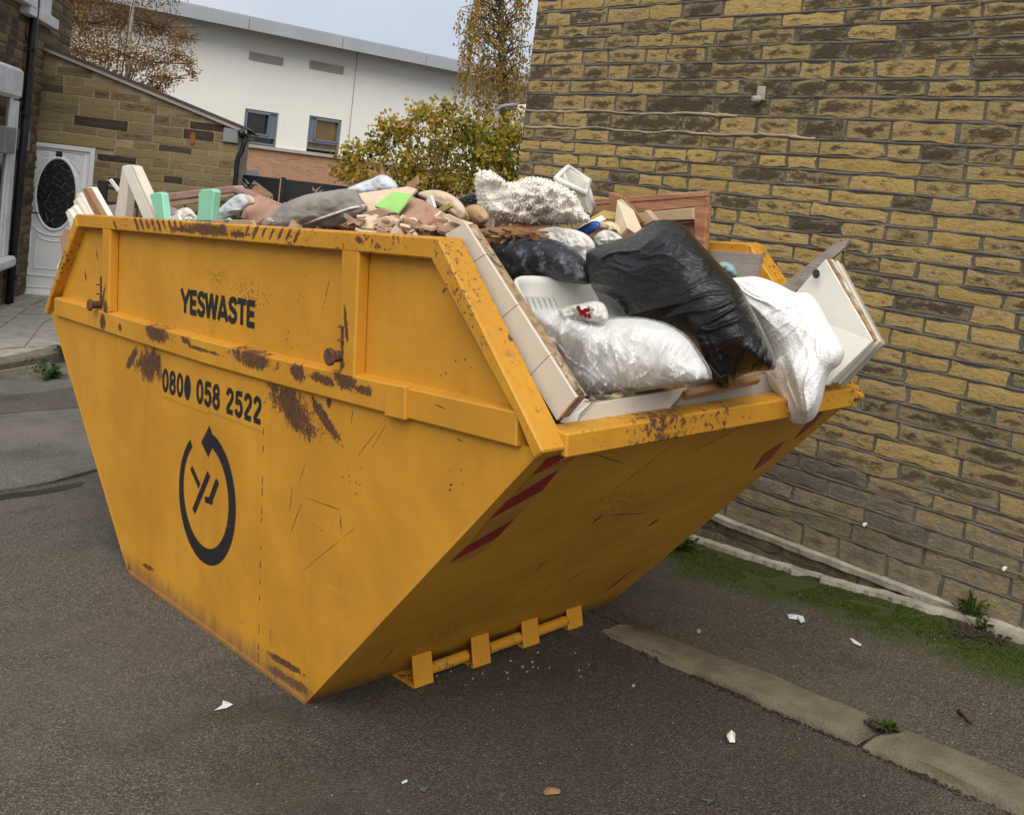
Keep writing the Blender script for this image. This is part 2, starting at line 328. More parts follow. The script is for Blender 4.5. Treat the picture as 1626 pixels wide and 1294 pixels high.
MAT['soffit'] = simple('ribbed_soffit', (0.2, 0.2, 0.2), (0.15, 0.15, 0.15), 0.6, 1, 0.0)
MAT['winframe'] = simple('blue_grey_window_frame', (0.17, 0.205, 0.24), (0.15, 0.18, 0.21), 0.4, 2, 0.0)
MAT['sillstone'] = simple('pale_sill_band', (0.45, 0.4, 0.33), (0.38, 0.34, 0.28), 0.8, 2, 0.1)
MAT['slate'] = simple('dark_slate', (0.06, 0.058, 0.06), (0.09, 0.085, 0.085), 0.7, 8, 0.3)
def glass_mat(name, c, c2):
    m = M(name); n = m.noise(m.obj(), 2.2, 3, 0.5, 0.8); m.set(Base_Color=m.mix(m.step(n, 0.4, 0.62), c, c2), Roughness=0.08); m.b.inputs['Specular IOR Level'].default_value = 0.6
    return m.m
MAT['darkglass'] = glass_mat('dark_window_glass', (0.012, 0.010, 0.009), (0.03, 0.02, 0.014))
MAT['amberglass'] = glass_mat('amber_blind_behind_glass', (0.15, 0.085, 0.024), (0.19, 0.11, 0.032))
def door_glass():
    m = M('patterned_black_glass'); o = m.obj(); v = m.vor(m.scale(o, (1, 1, 1)), 9, 'DISTANCE_TO_EDGE'); n = m.noise(o, 14, 4, 0.6, 1.5)
    k = m.math('MULTIPLY', m.math('SUBTRACT', 1.0, m.step(v, 0.0, 0.06)), m.step(n, 0.45, 0.6)); m.set(Base_Color=m.mix(m.math('MULTIPLY', k, 0.5), (0.008, 0.009, 0.01), (0.22, 0.22, 0.22)), Roughness=0.25); m.bump(n, 0.5, 0.01); return m.m
MAT['doorglass'] = door_glass()
def brick_mat():
    m = M('orange_brickwork'); o = m.obj(); b = m.nd('ShaderNodeTexBrick'); q = m.xyz(o); cm = m.nd('ShaderNodeCombineXYZ'); m.put(cm.inputs[0], q[1]); m.put(cm.inputs[1], q[2]); m.put(b.inputs['Vector'], cm.outputs[0])
    b.inputs['Scale'].default_value = 1.0; b.inputs['Brick Width'].default_value = 0.23; b.inputs['Row Height'].default_value = 0.077; b.inputs['Mortar Size'].default_value = 0.007
    m.put(b.inputs['Color1'], (0.43, 0.215, 0.115)); m.put(b.inputs['Color2'], (0.33, 0.15, 0.075)); m.put(b.inputs['Mortar'], (0.4, 0.32, 0.24))
    m.set(Base_Color=m.mix(m.math('MULTIPLY', m.noise(o, 1.2, 4), 0.3), b.outputs['Color'], (0.48, 0.27, 0.15)), Roughness=0.9); return m.m
MAT['brick'] = brick_mat()
MAT['bark'] = simple('pale_birch_bark', (0.42, 0.37, 0.3), (0.2, 0.16, 0.12), 0.9, 6, 0.5, 30, 0.4, (0.05, 0.04, 0.03), stretch=(1, 1, 4))
MAT['darkbark'] = simple('dark_bark', (0.06, 0.045, 0.03), (0.1, 0.075, 0.05), 0.9, 6, 0.5, 30)
MAT['leaf_brown'] = leaf_mat('russet_birch_leaves', [(0, (0.13, 0.075, 0.028)), (0.35, (0.24, 0.13, 0.04)), (0.7, (0.36, 0.2, 0.065)), (0.9, (0.2, 0.15, 0.05)), (1, (0.42, 0.3, 0.16))])
MAT['leaf_mixed'] = leaf_mat('yellowing_leaves', [(0, (0.055, 0.085, 0.016)), (0.2, (0.16, 0.17, 0.03)), (0.4, (0.36, 0.29, 0.04)), (0.8, (0.56, 0.37, 0.05)), (1, (0.55, 0.26, 0.035))], .5)
MAT['leaf_gold'] = leaf_mat('golden_birch_leaves', [(0, (0.1, 0.085, 0.02)), (0.4, (0.25, 0.17, 0.035)), (0.8, (0.42, 0.25, 0.045)), (1, (0.5, 0.28, 0.04))])
MAT['weed'] = leaf_mat('green_weed_leaves', [(0, (0.02, 0.045, 0.01)), (0.6, (0.05, 0.1, 0.018)), (1, (0.11, 0.15, 0.03))])
MAT['moss'] = leaf_mat('moss_green', [(0, (0.012, 0.022, 0.002)), (0.6, (0.036, 0.06, 0.003)), (1, (0.065, 0.095, 0.006))], 0.15)
# ================================================================== ground
xs = np.concatenate([[-400, -120, -50, -25], np.linspace(-14, 6, 41), [9, 20, 60, 300]]); ys = np.concatenate([[-300, -80, -25, -10], np.linspace(-6, 12, 37), [16, 30, 60, 120, 400]])
V = []; Fc = []
for y in ys:
    for x in xs: V.append((x, y, ground_z(x, y) + 0.006 * fbm((x, y, 0), 0.8)))
nx = len(xs)
for j in range(len(ys) - 1):
    for i in range(nx - 1): Fc.append((j * nx + i, j * nx + i + 1, (j + 1) * nx + i + 1, (j + 1) * nx + i))
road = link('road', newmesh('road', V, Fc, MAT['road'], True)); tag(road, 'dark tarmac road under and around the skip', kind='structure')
YK0, YK1, YW = 1.225, 1.395, 2.60          # kerb front, kerb back, gable wall face
def kerb_h(x): return 0.010 + 0.024 * smooth01((x - 1.0) / 0.9)
# pavement between the kerb and the gable wall
V = []; Fc = []; px_ = np.linspace(-1.3, 6.5, 79); py_ = np.concatenate([[YK1 - 0.03], np.linspace(YK1 + 0.05, YW + 0.02, 16)])
for y in py_:
    for x in px_:
        edge = smooth01((x + 1.3) / 0.5)
        V.append((x, y, ground_z(x, y) + (kerb_h(x) - 0.004) * edge + 0.007 * fbm((x, y, 3), 1.4)))
n_ = len(px_)
for j in range(len(py_) - 1):
    for i in range(n_ - 1): Fc.append((j * n_ + i, j * n_ + i + 1, (j + 1) * n_ + i + 1, (j + 1) * n_ + i))
pav = link('pavement', newmesh('pavement', V, Fc, MAT['pave'], True)); tag(pav, 'mossy tarmac pavement between the kerb and the gable wall', kind='structure')
def kerb_stone(x0, x1, parent, seed, taper=0.0):
    nx_, prof = 16, [(YK0 - 0.004, -0.05), (YK0, 0.3), (YK0 + 0.004, 0.88), (YK0 + 0.013, 1.0), (YK0 + 0.085, 1.01), (YK1 - 0.01, 1.0), (YK1, 0.92), (YK1 + 0.003, -0.05)]
    V = []; Fc = []
    for i in range(nx_ + 1):
        x = x0 + (x1 - x0) * i / nx_; e = min(1.0, (0.25 + min(i, nx_ - i) / 1.1)) if min(i, nx_ - i) < 1 else 1.0
        for k, (y, h) in enumerate(prof):
            jy = 0.016 * fbm((x, k * 0.05, seed), 5, 4) + 0.007 * fbm((x * 3, k, seed + 4), 6); yy = y + jy + (taper * (1 - smooth01((x - x0) / 0.07)) * (0.035 if y < 1.3 else -0.025) if taper else 0)
            xx = x + (0.012 * fbm((k * 1.3, seed, 1), 2) if i in (0, nx_) else 0)
            V.append((xx, yy, ground_z(x, yy) + (kerb_h(x) + 0.004) * h * e + (0.004 * fbm((x, yy, seed), 9) if h > 0.7 else 0)))
    m_ = len(prof)
    for i in range(nx_):
        for k in range(m_ - 1): Fc.append((i * m_ + k, (i + 1) * m_ + k, (i + 1) * m_ + k + 1, i * m_ + k + 1))
    Fc += [tuple(range(m_ - 1, -1, -1)), tuple(nx_ * m_ + k for k in range(m_))]
    return part('kerb_stone', V, [f[::-1] for f in Fc], MAT['kerb'], parent, True)
kerb = empty('kerb', (2.0, 1.3, 0.15), 'row of worn stone kerbs along the edge of the pavement', kind='structure')
for i, (a, b) in enumerate([(1.0, 2.15), (2.163, 3.25), (3.262, 4.3), (4.312, 5.4)]): kerb_stone(a, b, kerb, i * 7.3, 1.0 if i == 0 else 0.0)
# cracked tarmac in the joint and along the kerb foot
g = G()
for _ in range(2600):
    x = random.uniform(1.0, 5.2)
    if fbm((x, 3, 1), 4) < random.uniform(-.25, .35): continue
    y = YK0 + .004 - abs(random.gauss(0, .016)) * (1 + 1.2 * max(0, fbm((x, 1, 1), 3))); r = random.uniform(.0015, .0065) * (1 if y > YK0 - .02 else .6); z = ground_z(x, y)
    g.tube([(x - r, y, z), (x + r * random.random(), y + random.uniform(-r, r), z + r * .7)], [r, r * 0.7], 5)
o = g.top('kerb_grit', MAT['soil'], True, label='dark grit and crumbled tarmac lying along the foot of the kerb', kind='stuff')

# old pavement and flagged terrace on the left
def strip(name, pts, mat, h, label):
    """A raised sheet with a real edge; pts in pixels on the road."""
    P = [on_ground(*p) for p in pts]; n = len(P); V = [(p[0], p[1], p[2] + h) for p in P] + [(p[0], p[1], p[2] - 0.1) for p in P]
    me = newmesh(name, V, [tuple(range(n))[::-1]] + [(i, (i + 1) % n, (i + 1) % n + n, i + n) for i in range(n)], mat)
    bm = bmesh.new(); bm.from_mesh(me); bmesh.ops.recalc_face_normals(bm, faces=bm.faces); bm.to_mesh(me); bm.free()
    return tag(link(name, me), label, kind='structure')
strip('pavement_edge', [(-420, 868), (-200, 826), (-60, 797), (0, 783), (40, 777), (80, 769), (120, 758), (158, 748), (260, 722), (470, 660), (620, 600), (640, 520), (300, 430), (-100, 500), (-500, 560)], MAT['oldpave'], 0.02, 'old pale worn tarmac pavement left of the skip')
strip('tarmac_patch', [(-300, 662), (-60, 638), (0, 632), (60, 628), (118, 618), (140, 650), (80, 655), (20, 660), (-60, 668), (-300, 690)], MAT['road'], 0.026, 'dark patched tarmac below the terrace edge')
MAT['damp'] = simple('damp_tarmac', (0.022, 0.018, 0.013), (0.035, 0.028, 0.02), .35, 9, .2, 90)
strip('damp_patch', [(-60, 796), (0, 787), (20, 783), (60, 779), (100, 771), (134, 766), (128, 772), (92, 780), (58, 787), (20, 792), (0, 795), (-60, 803)], MAT['damp'], 0.004, 'dark damp stain along the edge of the old pavement')
ZT = -0.30
tp = [plane_hit(px, py, (0, 0, ZT), (0, 0, 1)) for px, py in [(-260, 628), (-100, 597), (0, 578), (50, 568), (105, 557), (190, 535), (300, 512)]]
back = [plane_hit(px, py, (0, 0, ZT), (0, 0, 1)) for px, py in [(330, 440), (150, 430), (-60, 430), (-340, 470)]]
V = [tuple(p) for p in tp + back]; n = len(V); V += [(p[0], p[1], p[2] - 0.5) for p in V]
terrace = link('paved_terrace', newmesh('paved_terrace', V, [tuple(range(n))[::-1]] + [(i, (i + 1) % n, (i + 1) % n + n, i + n) for i in range(n)], MAT['concrete']))
bm = bmesh.new(); bm.from_mesh(terrace.data); bmesh.ops.recalc_face_normals(bm, faces=bm.faces); bm.to_mesh(terrace.data); bm.free()
tag(terrace, 'grey flagged terrace in front of the white door', kind='structure')
TH = lambda px, py: plane_hit(px, py, (0, 0, ZT), (0, 0, 1))
flags = [[(-60, 497), (46, 489), (30, 500), (-75, 508)], [(-70, 511), (28, 502), (0, 522), (-100, 530)], [(22, 473), (72, 475), (48, 487), (14, 487)], [(75, 475), (134, 478), (118, 488), (51, 487)],
         [(33, 498), (46, 490), (112, 490), (95, 500), (36, 500)], [(-90, 532), (0, 524), (30, 501), (92, 503), (72, 511), (40, 552), (-60, 562), (-120, 560)], [(75, 513), (150, 513), (140, 526), (66, 524)], [(64, 527), (138, 529), (112, 549), (44, 552)], [(115, 492), (170, 494), (150, 510), (98, 502)]]
for fl in flags:
    P = [TH(*p) for p in fl]; c = sum(P) / len(P); P = [c + (p - c) * 0.975 for p in P]
    G().prism(P, (0, 0, 0.012 + random.random() * 0.004)).part('flagstone', MAT['flag'], terrace, bevel=0.004)
# front kerb of the terrace: stone pieces
edge = [(-260, 628), (-110, 600), (-14, 581), (66, 566), (105, 557), (190, 535)]
for (a, b) in zip(edge[:-1], edge[1:]):
    A, B = TH(*a), TH(*b); dv = (B - A); dv /= np.linalg.norm(dv); nb = np.array([-dv[1], dv[0], 0]);
    if nb @ (CAM - A) > 0: nb = -nb
    A = A + dv * 0.006 - nb * 0.02; B = B - dv * 0.006 - nb * 0.02; Lk = [A, B, B + nb * 0.2, A + nb * 0.2]
    G().prism([p + np.array([0, 0, -0.3]) for p in Lk], (0, 0, 0.325 + random.uniform(-.008, .008))).part('kerb_stone', MAT['kerb'], terrace, bevel=0.02)
# loose kerb slab and a step below it
A, B = on_ground(-60, 617), on_ground(62, 594); nb = np.array([-0.55, 0.83, 0]); G().prism([A, B, B + nb * 0.16, A + nb * 0.16], (0, 0, 0.1)).top('kerb_slab', MAT['concrete'], bevel=0.02, label='loose pale kerb slab lying below the terrace edge, weeds at its end', cat='kerb stone')

# ================================================================== stone walls
def stone_piece(o, u, wv, nrm, L, H, d, seed, nx=5, nz=2, edge=0.35, rough=0.35, j=0.004):
    """Rough pitched stone: front grid plus returns (about 48 triangles)."""
    V = []; F = []
    for k in range(nz + 1):
        for i in range(nx + 1):
            a = i / nx; b = k / nz; border = i in (0, nx) or k in (0, nz)
            x = a * L + (j * noise.noise(Vector((seed, i * 1.7, k * 2.1))) * 2 if border else L / nx * 0.3 * noise.noise(Vector((seed + 3, i, k))))
            z = b * H + (j * noise.noise(Vector((seed + 9, i * 1.9, k * 2.3))) * 2 if border else H / nz * 0.3 * noise.noise(Vector((seed + 5, i, k))))
            h = d * (edge if border else 1.0) * (1 + rough * 2 * noise.noise(Vector((seed * 1.3, i * 0.9, k * 1.1))))
            V.append(o + u * x + wv * z + nrm * h)
    for k in range(nz):
        for i in range(nx):
            q = k * (nx + 1) + i; F.append((q, q + 1, q + nx + 2, q + nx + 1))
    ring = [i for i in range(nx + 1)] + [(k + 1) * (nx + 1) - 1 for k in range(1, nz + 1)] + [nz * (nx + 1) + i for i in range(nx - 1, -1, -1)] + [k * (nx + 1) for k in range(nz - 1, 0, -1)]
    m = len(ring); b0 = len(V)
    for q in ring: V.append(V[q])
    for q in ring: V.append(V[q] - nrm * (d * edge + 0.02))
    for i in range(m): F.append((b0 + i, b0 + m + i, b0 + m + (i + 1) % m, b0 + (i + 1) % m))
    return V, F
def project(p):
    q = RC @ (np.array(p) - CAM); return CX + F_PX * q[0] / q[2], CY + F_PX * q[1] / q[2], q[2]
def build_stones(rows, parent, mat, o, u, nrm, name='stone', limit=300, depth=(0.016, 0.03), joint=0.012, seed0=0, rough=0.4, hide=None, tintf=None, j=0.004, edge=.35):
    """rows: list of (z0, z1, [(s0, s1), ...]). The ones showing largest become parts, the rest one 'stuff' part."""
    wv = np.array([0, 0, 1.0]); allp = []; k = seed0
    for (z0, z1, cells) in rows:
        for (s0, s1) in cells:
            k += 1; c = o + u * (s0 + s1) / 2 + wv * (z0 + z1) / 2; px, py, dd = project(c)
            vis = -40 < px < 1666 and -30 < py < 1324 and dd > 0.3 and not (hide and hide(px, py)); area = (s1 - s0) * (z1 - z0) / dd ** 2 if vis else 0
            allp.append((area, k, s0, s1, z0, z1))
    allp.sort(key=lambda t: -t[0]); rest = G()
    for r, (area, k, s0, s1, z0, z1) in enumerate(allp):
        rnd = random.Random(k * 13 + 5); t = tintf(rnd, (s0 + s1) / 2, (z0 + z1) / 2) if tintf else rnd.random()
        nx = max(2, min(6, int((s1 - s0) / 0.06)))
        if area == 0 or r >= limit: nx = 2
        Vv, Ff = stone_piece(o + u * (s0 + joint / 2) + wv * (z0 + joint / 2), u, wv, nrm, s1 - s0 - joint, z1 - z0 - joint, rnd.uniform(*depth), k * 0.731, nx, 2, edge, rough, j)
        if area > 0 and r < limit:
            ob = part(name, Vv, Ff, mat, parent); set_tint(ob.data, [t] * len(Ff)); ob.data.polygons.foreach_set('use_smooth', [i < nx * 2 for i in range(len(Ff))]); ra = ob.data.attributes.new('rim', 'FLOAT', 'POINT'); ra.data.foreach_set('value', [1.0 if (i < 3 * (nx + 1) and nx + 1 <= i < 2 * (nx + 1) and i % (nx + 1) not in (0, nx)) else 0.0 for i in range(len(Vv))])
        else: rest.add(Vv, Ff, t)
    if rest.v: rest.part('far_stones' if name == 'stone' else 'far_' + name + 's', mat, parent, kind='stuff')
def cells(s0, s1, lo, hi, rnd, start=None):
    out = []; s = s0 - (rnd.random() * lo if start is None else start)
    while s < s1:
        l = rnd.uniform(lo, hi) * (1.5 if rnd.random() < 0.16 else 1.0); a, b = max(s, s0), min(s + l, s1)
        if b - a > 0.05: out.append((a, b))
        s += l
    return out
# ---- gable wall on the right (courses measured down its face)
XC = -1.285; XE = 4.6
gable = empty('stone_gable_wall', (1.6, YW, 0.1), 'tall weathered yellow sandstone gable wall rising right behind the skip', 'wall')
cz = [0.30 - 0.083 * 3, 0.30 - 0.083 * 2, 0.30 - 0.083, 0.303, 0.36, 0.416, 0.505, 0.592, 0.675, 0.754, 0.85, 0.94, 1.03, 1.113, 1.201, 1.287, 1.361, 1.448, 1.528, 1.609, 1.683, 1.767, 1.838, 1.915, 1.99, 2.065, 2.143, 2.218, 2.30, 2.402, 2.506, 2.593, 2.684, 2.772, 2.854, 2.926]
cz = [z for z in cz if z not in (0.36,)]
while cz[-1] < 4.2: cz.append(cz[-1] + random.uniform(0.075, 0.092))
rows = []; rnd = random.Random(11)
for a, b in zip(cz[:-1], cz[1:]):
    big = 1.25 if a < 0.95 else 1.0
    rows.append((a, b, cells(XC, XE, 0.15 * big, 0.36 * big, rnd)))
G().box((XC, YW - .003, -0.5), (XE, YW + 0.35, cz[-1])).part('mortar', MAT['mortar'], gable)
g = G().box((XC, YW + 0.35, -0.6), (XC + 0.3, YW + 8, cz[-1])).box((XC, YW + 0.35, cz[-1]), (XE, YW + 8, cz[-1] + 0.12)).box((XE - .3, YW + .35, -.6), (XE, YW + 8, cz[-1])); g.part('side_wall', MAT['mortar'], gable)
def behind_skip(px, py):
    # inside the outline of the skip and its load
    poly = [(75, 490), (130, 340), (410, 340), (600, 280), (750, 275), (930, 270), (1125, 305), (1240, 440), (1320, 420), (1395, 545), (1370, 625), (960, 955), (485, 1115), (200, 905)]
    c = False; jj = len(poly) - 1
    for i in range(len(poly)):
        if (poly[i][1] > py) != (poly[jj][1] > py) and px < (poly[jj][0] - poly[i][0]) * (py - poly[i][1]) / (poly[jj][1] - poly[i][1]) + poly[i][0]: c = not c
        jj = i
    return c
def gtint(r, s, z):
    t = r.random() ** 1.1
    if 0.62 < z < 1.05 or 2.25 < z < 2.85: t = min(1, t * 0.6 + 0.42)
    if z < 0.5: t = min(1, t * .5 + .3)
    return t
build_stones(rows, gable, MAT['gable'], np.array([0, YW, 0.0]), np.array([1.0, 0, 0]), np.array([0, -1.0, 0]), depth=(0.007, 0.014), joint=0.0185, hide=behind_skip, tintf=gtint, j=0.0085, rough=.3, edge=.7)
# raised ribbon pointing along the beds, broken into the joints
g = G(); rr = random.Random(3)
for zc in cz[4:]:
    pts = []; xx = XC
    while xx < XE: pts.append((xx, YW + 0.0005, zc + 0.004 * fbm((xx, zc, 0), 2.5) + 0.0015 * rr.uniform(-1, 1))); xx += 0.075
    g.tube(pts, [0.0082 + 0.0025 * rr.random() for _ in pts], 6)
g.part('bed_pointing', MAT['mortar'], gable, True)
# two pale ledges of newer pointing
for zc, x0, x1 in ((2.302, -1.28, 0.85), (2.404, -1.28, 0.4)):
    pts = [(xx, YW - 0.006, zc + 0.012 * fbm((xx, zc, 5), 3.5)) for xx in np.arange(x0, x1, 0.04)]; G().tube(pts, [0.005 + 0.012 * abs(fbm((p[0], 0, zc), 7)) for p in pts], 6).part('pale_pointing', MAT['palemortar'], gable, True)
# broken bracket stub let into the wall
c = plane_hit(1210, 150, (0, YW, 0), (0, 1, 0)); g = G().prism([c + np.array(q) for q in ((-.022, -.02, -.034), (.024, -.02, -.034), (.026, -.02, .038), (-.024, -.02, .04))], (0, 0.03, 0)); g.tube([c + np.array((0.005, -.03, -.03)), c + np.array((0.0, -.075, -.035))], [0.022, 0.016], 7)
g.part('bracket_stub', MAT['concrete'], gable, bevel=0.004)
# concrete fillet at the foot of the wall, horizontal, running out into the rising pavement
V = []; Fc = []
xsf = np.arange(-1.2, 2.45, 0.05)
for x in xsf:
    zt = 0.303 + 0.004 * fbm((x, 0, 7), 6); yo = YW - 0.036 - 0.012 * fbm((x, 2, 0), 4); th = 0.028 + 0.008 * fbm((x, 4, 0), 8)
    V += [(x, YW + 0.01, zt + 0.012), (x, yo, zt), (x, yo + 0.003, zt - th), (x, YW + 0.01, zt - th)]
for i in range(len(xsf) - 1):
    for k in range(4): Fc.append((i * 4 + k, i * 4 + (k + 1) % 4, (i + 1) * 4 + (k + 1) % 4, (i + 1) * 4 + k))
part('concrete_fillet', V, Fc + [(0, 3, 2, 1)], MAT['concrete'], gable)
# ragged strip of old mortar along the pavement edge
V = []; Fc = []; xsf = np.arange(-1.2, 2.5, 0.03)
for x in xsf:
    y1 = YW - 0.06 + 0.02 * fbm((x, 0, 2), 6); wd = 0.045 + 0.035 * fbm((x, 9, 0), 5, 4); wd = max(0.004, wd * (0.0 if 1.16 < x < 1.24 else 1.0)); z = ground_z(x, y1) + kerb_h(x)
    V += [(x, y1, z - 0.02), (x, y1, z + 0.02), (x, y1 - wd, z + 0.014), (x, y1 - wd - 0.004, z - 0.02)]
for i in range(len(xsf) - 1):
    for k in range(3): Fc.append((i * 4 + k, i * 4 + k + 1, (i + 1) * 4 + k + 1, (i + 1) * 4 + k))
part('mortar_footing', V, [f[::-1] for f in Fc], MAT['concrete'], gable)
# cable clipped along the foot of the wall
cab = empty('cable', plane_hit(1400, 850, (0, YW - 0.03, 0), (0, 1, 0)), 'thin yellowish cable running along the low courses of the gable wall', 'cable')
MAT['cable'] = simple('yellowed_cable', (0.16, 0.14, 0.055), (0.1, 0.09, 0.04), 0.6, 5, 0)
pts = [plane_hit(px, py, (0, YW - 0.032, 0), (0, 1, 0)) for px, py in [(1080, 742), (1140, 770), (1226, 806), (1260, 811), (1320, 823), (1372, 834), (1430, 853), (1480, 871), (1540, 889), (1595, 904), (1640, 918), (1760, 960)]]
G().tube(pts, 0.0045, 7).part('cable_run', MAT['cable'], cab, True)
for px, py in [(1372, 833), (1594, 903)]:
    c = plane_hit(px, py, (0, YW - 0.036, 0), (0, 1, 0)); G().box(c - np.array((.006, .006, .008)), c + np.array((.006, .02, .008))).part('cable_clip', MAT['upvc'], cab, bevel=0.002)

# ================================================================== stone extension with the white door
eE = np.array([0.506, 0.8625, 0.0]); fE = np.array([-0.8625, 0.506, 0.0]); nE = -fE
E0 = at_depth(24, 465, 14.2); 
EP = lambda px, py, off=0.0: plane_hit(px, py, E0 + nE * off, nE)
sE = lambda P: (P - E0) @ eE
sl = sE(EP(52, 300)); sr = sE(EP(376, 260)); zl = EP(66, 74)[2]; zr = EP(381, 203)[2]; zb = -0.55
ext = empty('stone_extension', E0 + eE * 1.5 + np.array([0, 0, zb - E0[2]]), 'tan stone lean-to extension with sloping roof and white oval-window door', 'house')
pt = lambda s, z, off=0.0: E0 + eE * s + nE * off + np.array([0, 0, z - E0[2]])
ztop = lambda s: zl + (zr - zl) * (s - sl) / (sr - sl)
d0 = sE(EP(36, 240)); d1 = sE(EP(152, 240)); dz1 = EP(95, 229)[2]; dz0 = EP(90, 470)[2]
# masonry core around the door opening
g = G()
for a, b, z0 in ((sl - .05, d0, zb), (d0, d1, dz1), (d1, sr, zb)):
    g.prism([pt(a, z0), pt(b, z0), pt(b, ztop(b)), pt(a, ztop(a))], -nE * 0.3)
g.prism([pt(sr - .3, zb, -.3), pt(sr, zb, -.3), pt(sr, ztop(sr), -.3), pt(sr - .3, ztop(sr - .3), -.3)], -nE * 3)
g.part('mortar', MAT['palemortar'], ext)
rows = []; rnd = random.Random(21); z = dz0 - 0.2; lint = (dz1, dz1 + 0.17)
while z < zl:
    h = rnd.uniform(0.095, 0.15); cs = []
    for (a, b) in cells(sl, sr, 0.2, 0.55, rnd):
        for (p, q) in ([(a, b)] if z >= dz1 - 0.02 else [(a, min(b, d0)), (max(a, d1), b)]):
            if q - p < 0.07: continue
            za, zb2 = z, min(z + h, min(ztop(p), ztop(q)) - 0.045)
            if p < d1 + 0.24 and q > d0 - .12 and z < lint[1] and z + h > lint[0]:
                if z + h > lint[1] + .05: za = lint[1]
                elif p < d1 + .1: continue
                else: p = d1 + .25
                if q - p < .07: continue
            if zb2 - za < 0.045: continue
            rows.append((za, zb2, [(p, q)]))
    cs = []
    rows.append((z, z + h, cs)); z += h
build_stones(rows, ext, MAT['extstone'], E0 - np.array([0, 0, E0[2]]), eE, nE, depth=(0.006, 0.012), joint=0.016, seed0=900, rough=0.25, edge=.75)
g = G().prism([pt(d0 - .12, lint[0] + .005, 0), pt(d1 + .24, lint[0] + .005, 0), pt(d1 + .24, lint[1] - .01, 0), pt(d0 - .12, lint[1] - .01, 0)], nE * 0.025); g.part('lintel', MAT['extstone'], ext, bevel=0.006); set_tint(ext.children[-1].data, [0.15] * len(ext.children[-1].data.polygons))
# sloping verge, slates, gutter and downpipe
G().prism([pt(sl, ztop(sl) - .05, -.1), pt(sr + .1, ztop(sr + .1) - .05, -.1), pt(sr + .1, ztop(sr + .1) + .01, -.1), pt(sl, ztop(sl) + .01, -.1)], nE * 0.17).part('verge', MAT['sillstone'], ext)
G().prism([pt(sl, ztop(sl) + .012, -3), pt(sr + .16, ztop(sr + .16) + .012, -3), pt(sr + .16, ztop(sr + .16) + .04, -3), pt(sl, ztop(sl) + .04, -3)], nE * 3.1).part('slate_roof', MAT['slate'], ext)
gp = EP(384, 212, .05); G().tube([gp + nE * .12, gp - nE * 3], 0.055, 8).part('gutter', MAT['blackplastic'], ext, True)
G().tube([EP(px, py, .07) for px, py in [(387, 216), (387, 228), (384, 240), (378, 250), (376, 262), (371, 330), (368, 420)]], 0.036, 8).part('downpipe', MAT['blackplastic'], ext, True)
b = EP(367, 216, .0); G().prism([b + eE * a + np.array([0, 0, c]) for a, c in ((-.11, -.1), (.11, -.1), (.11, .1), (-.11, .1))], nE * .06).part('grey_box', MAT['greymetal'], ext, bevel=0.01)
# pale patch with a round orange hole
c = EP(306, 220, .0); hl = []
m = simple('orange_brick_hole', (0.33, 0.12, 0.03), (0.22, 0.075, 0.02), 0.9, 20, 0.3)
G().prism([c + eE * .055 * math.cos(t) * .75 + np.array([0, 0, .085 * math.sin(t)]) for t in np.linspace(0, 6.283, 15)[:-1]], nE * .026).part('vent_hole', m, ext)
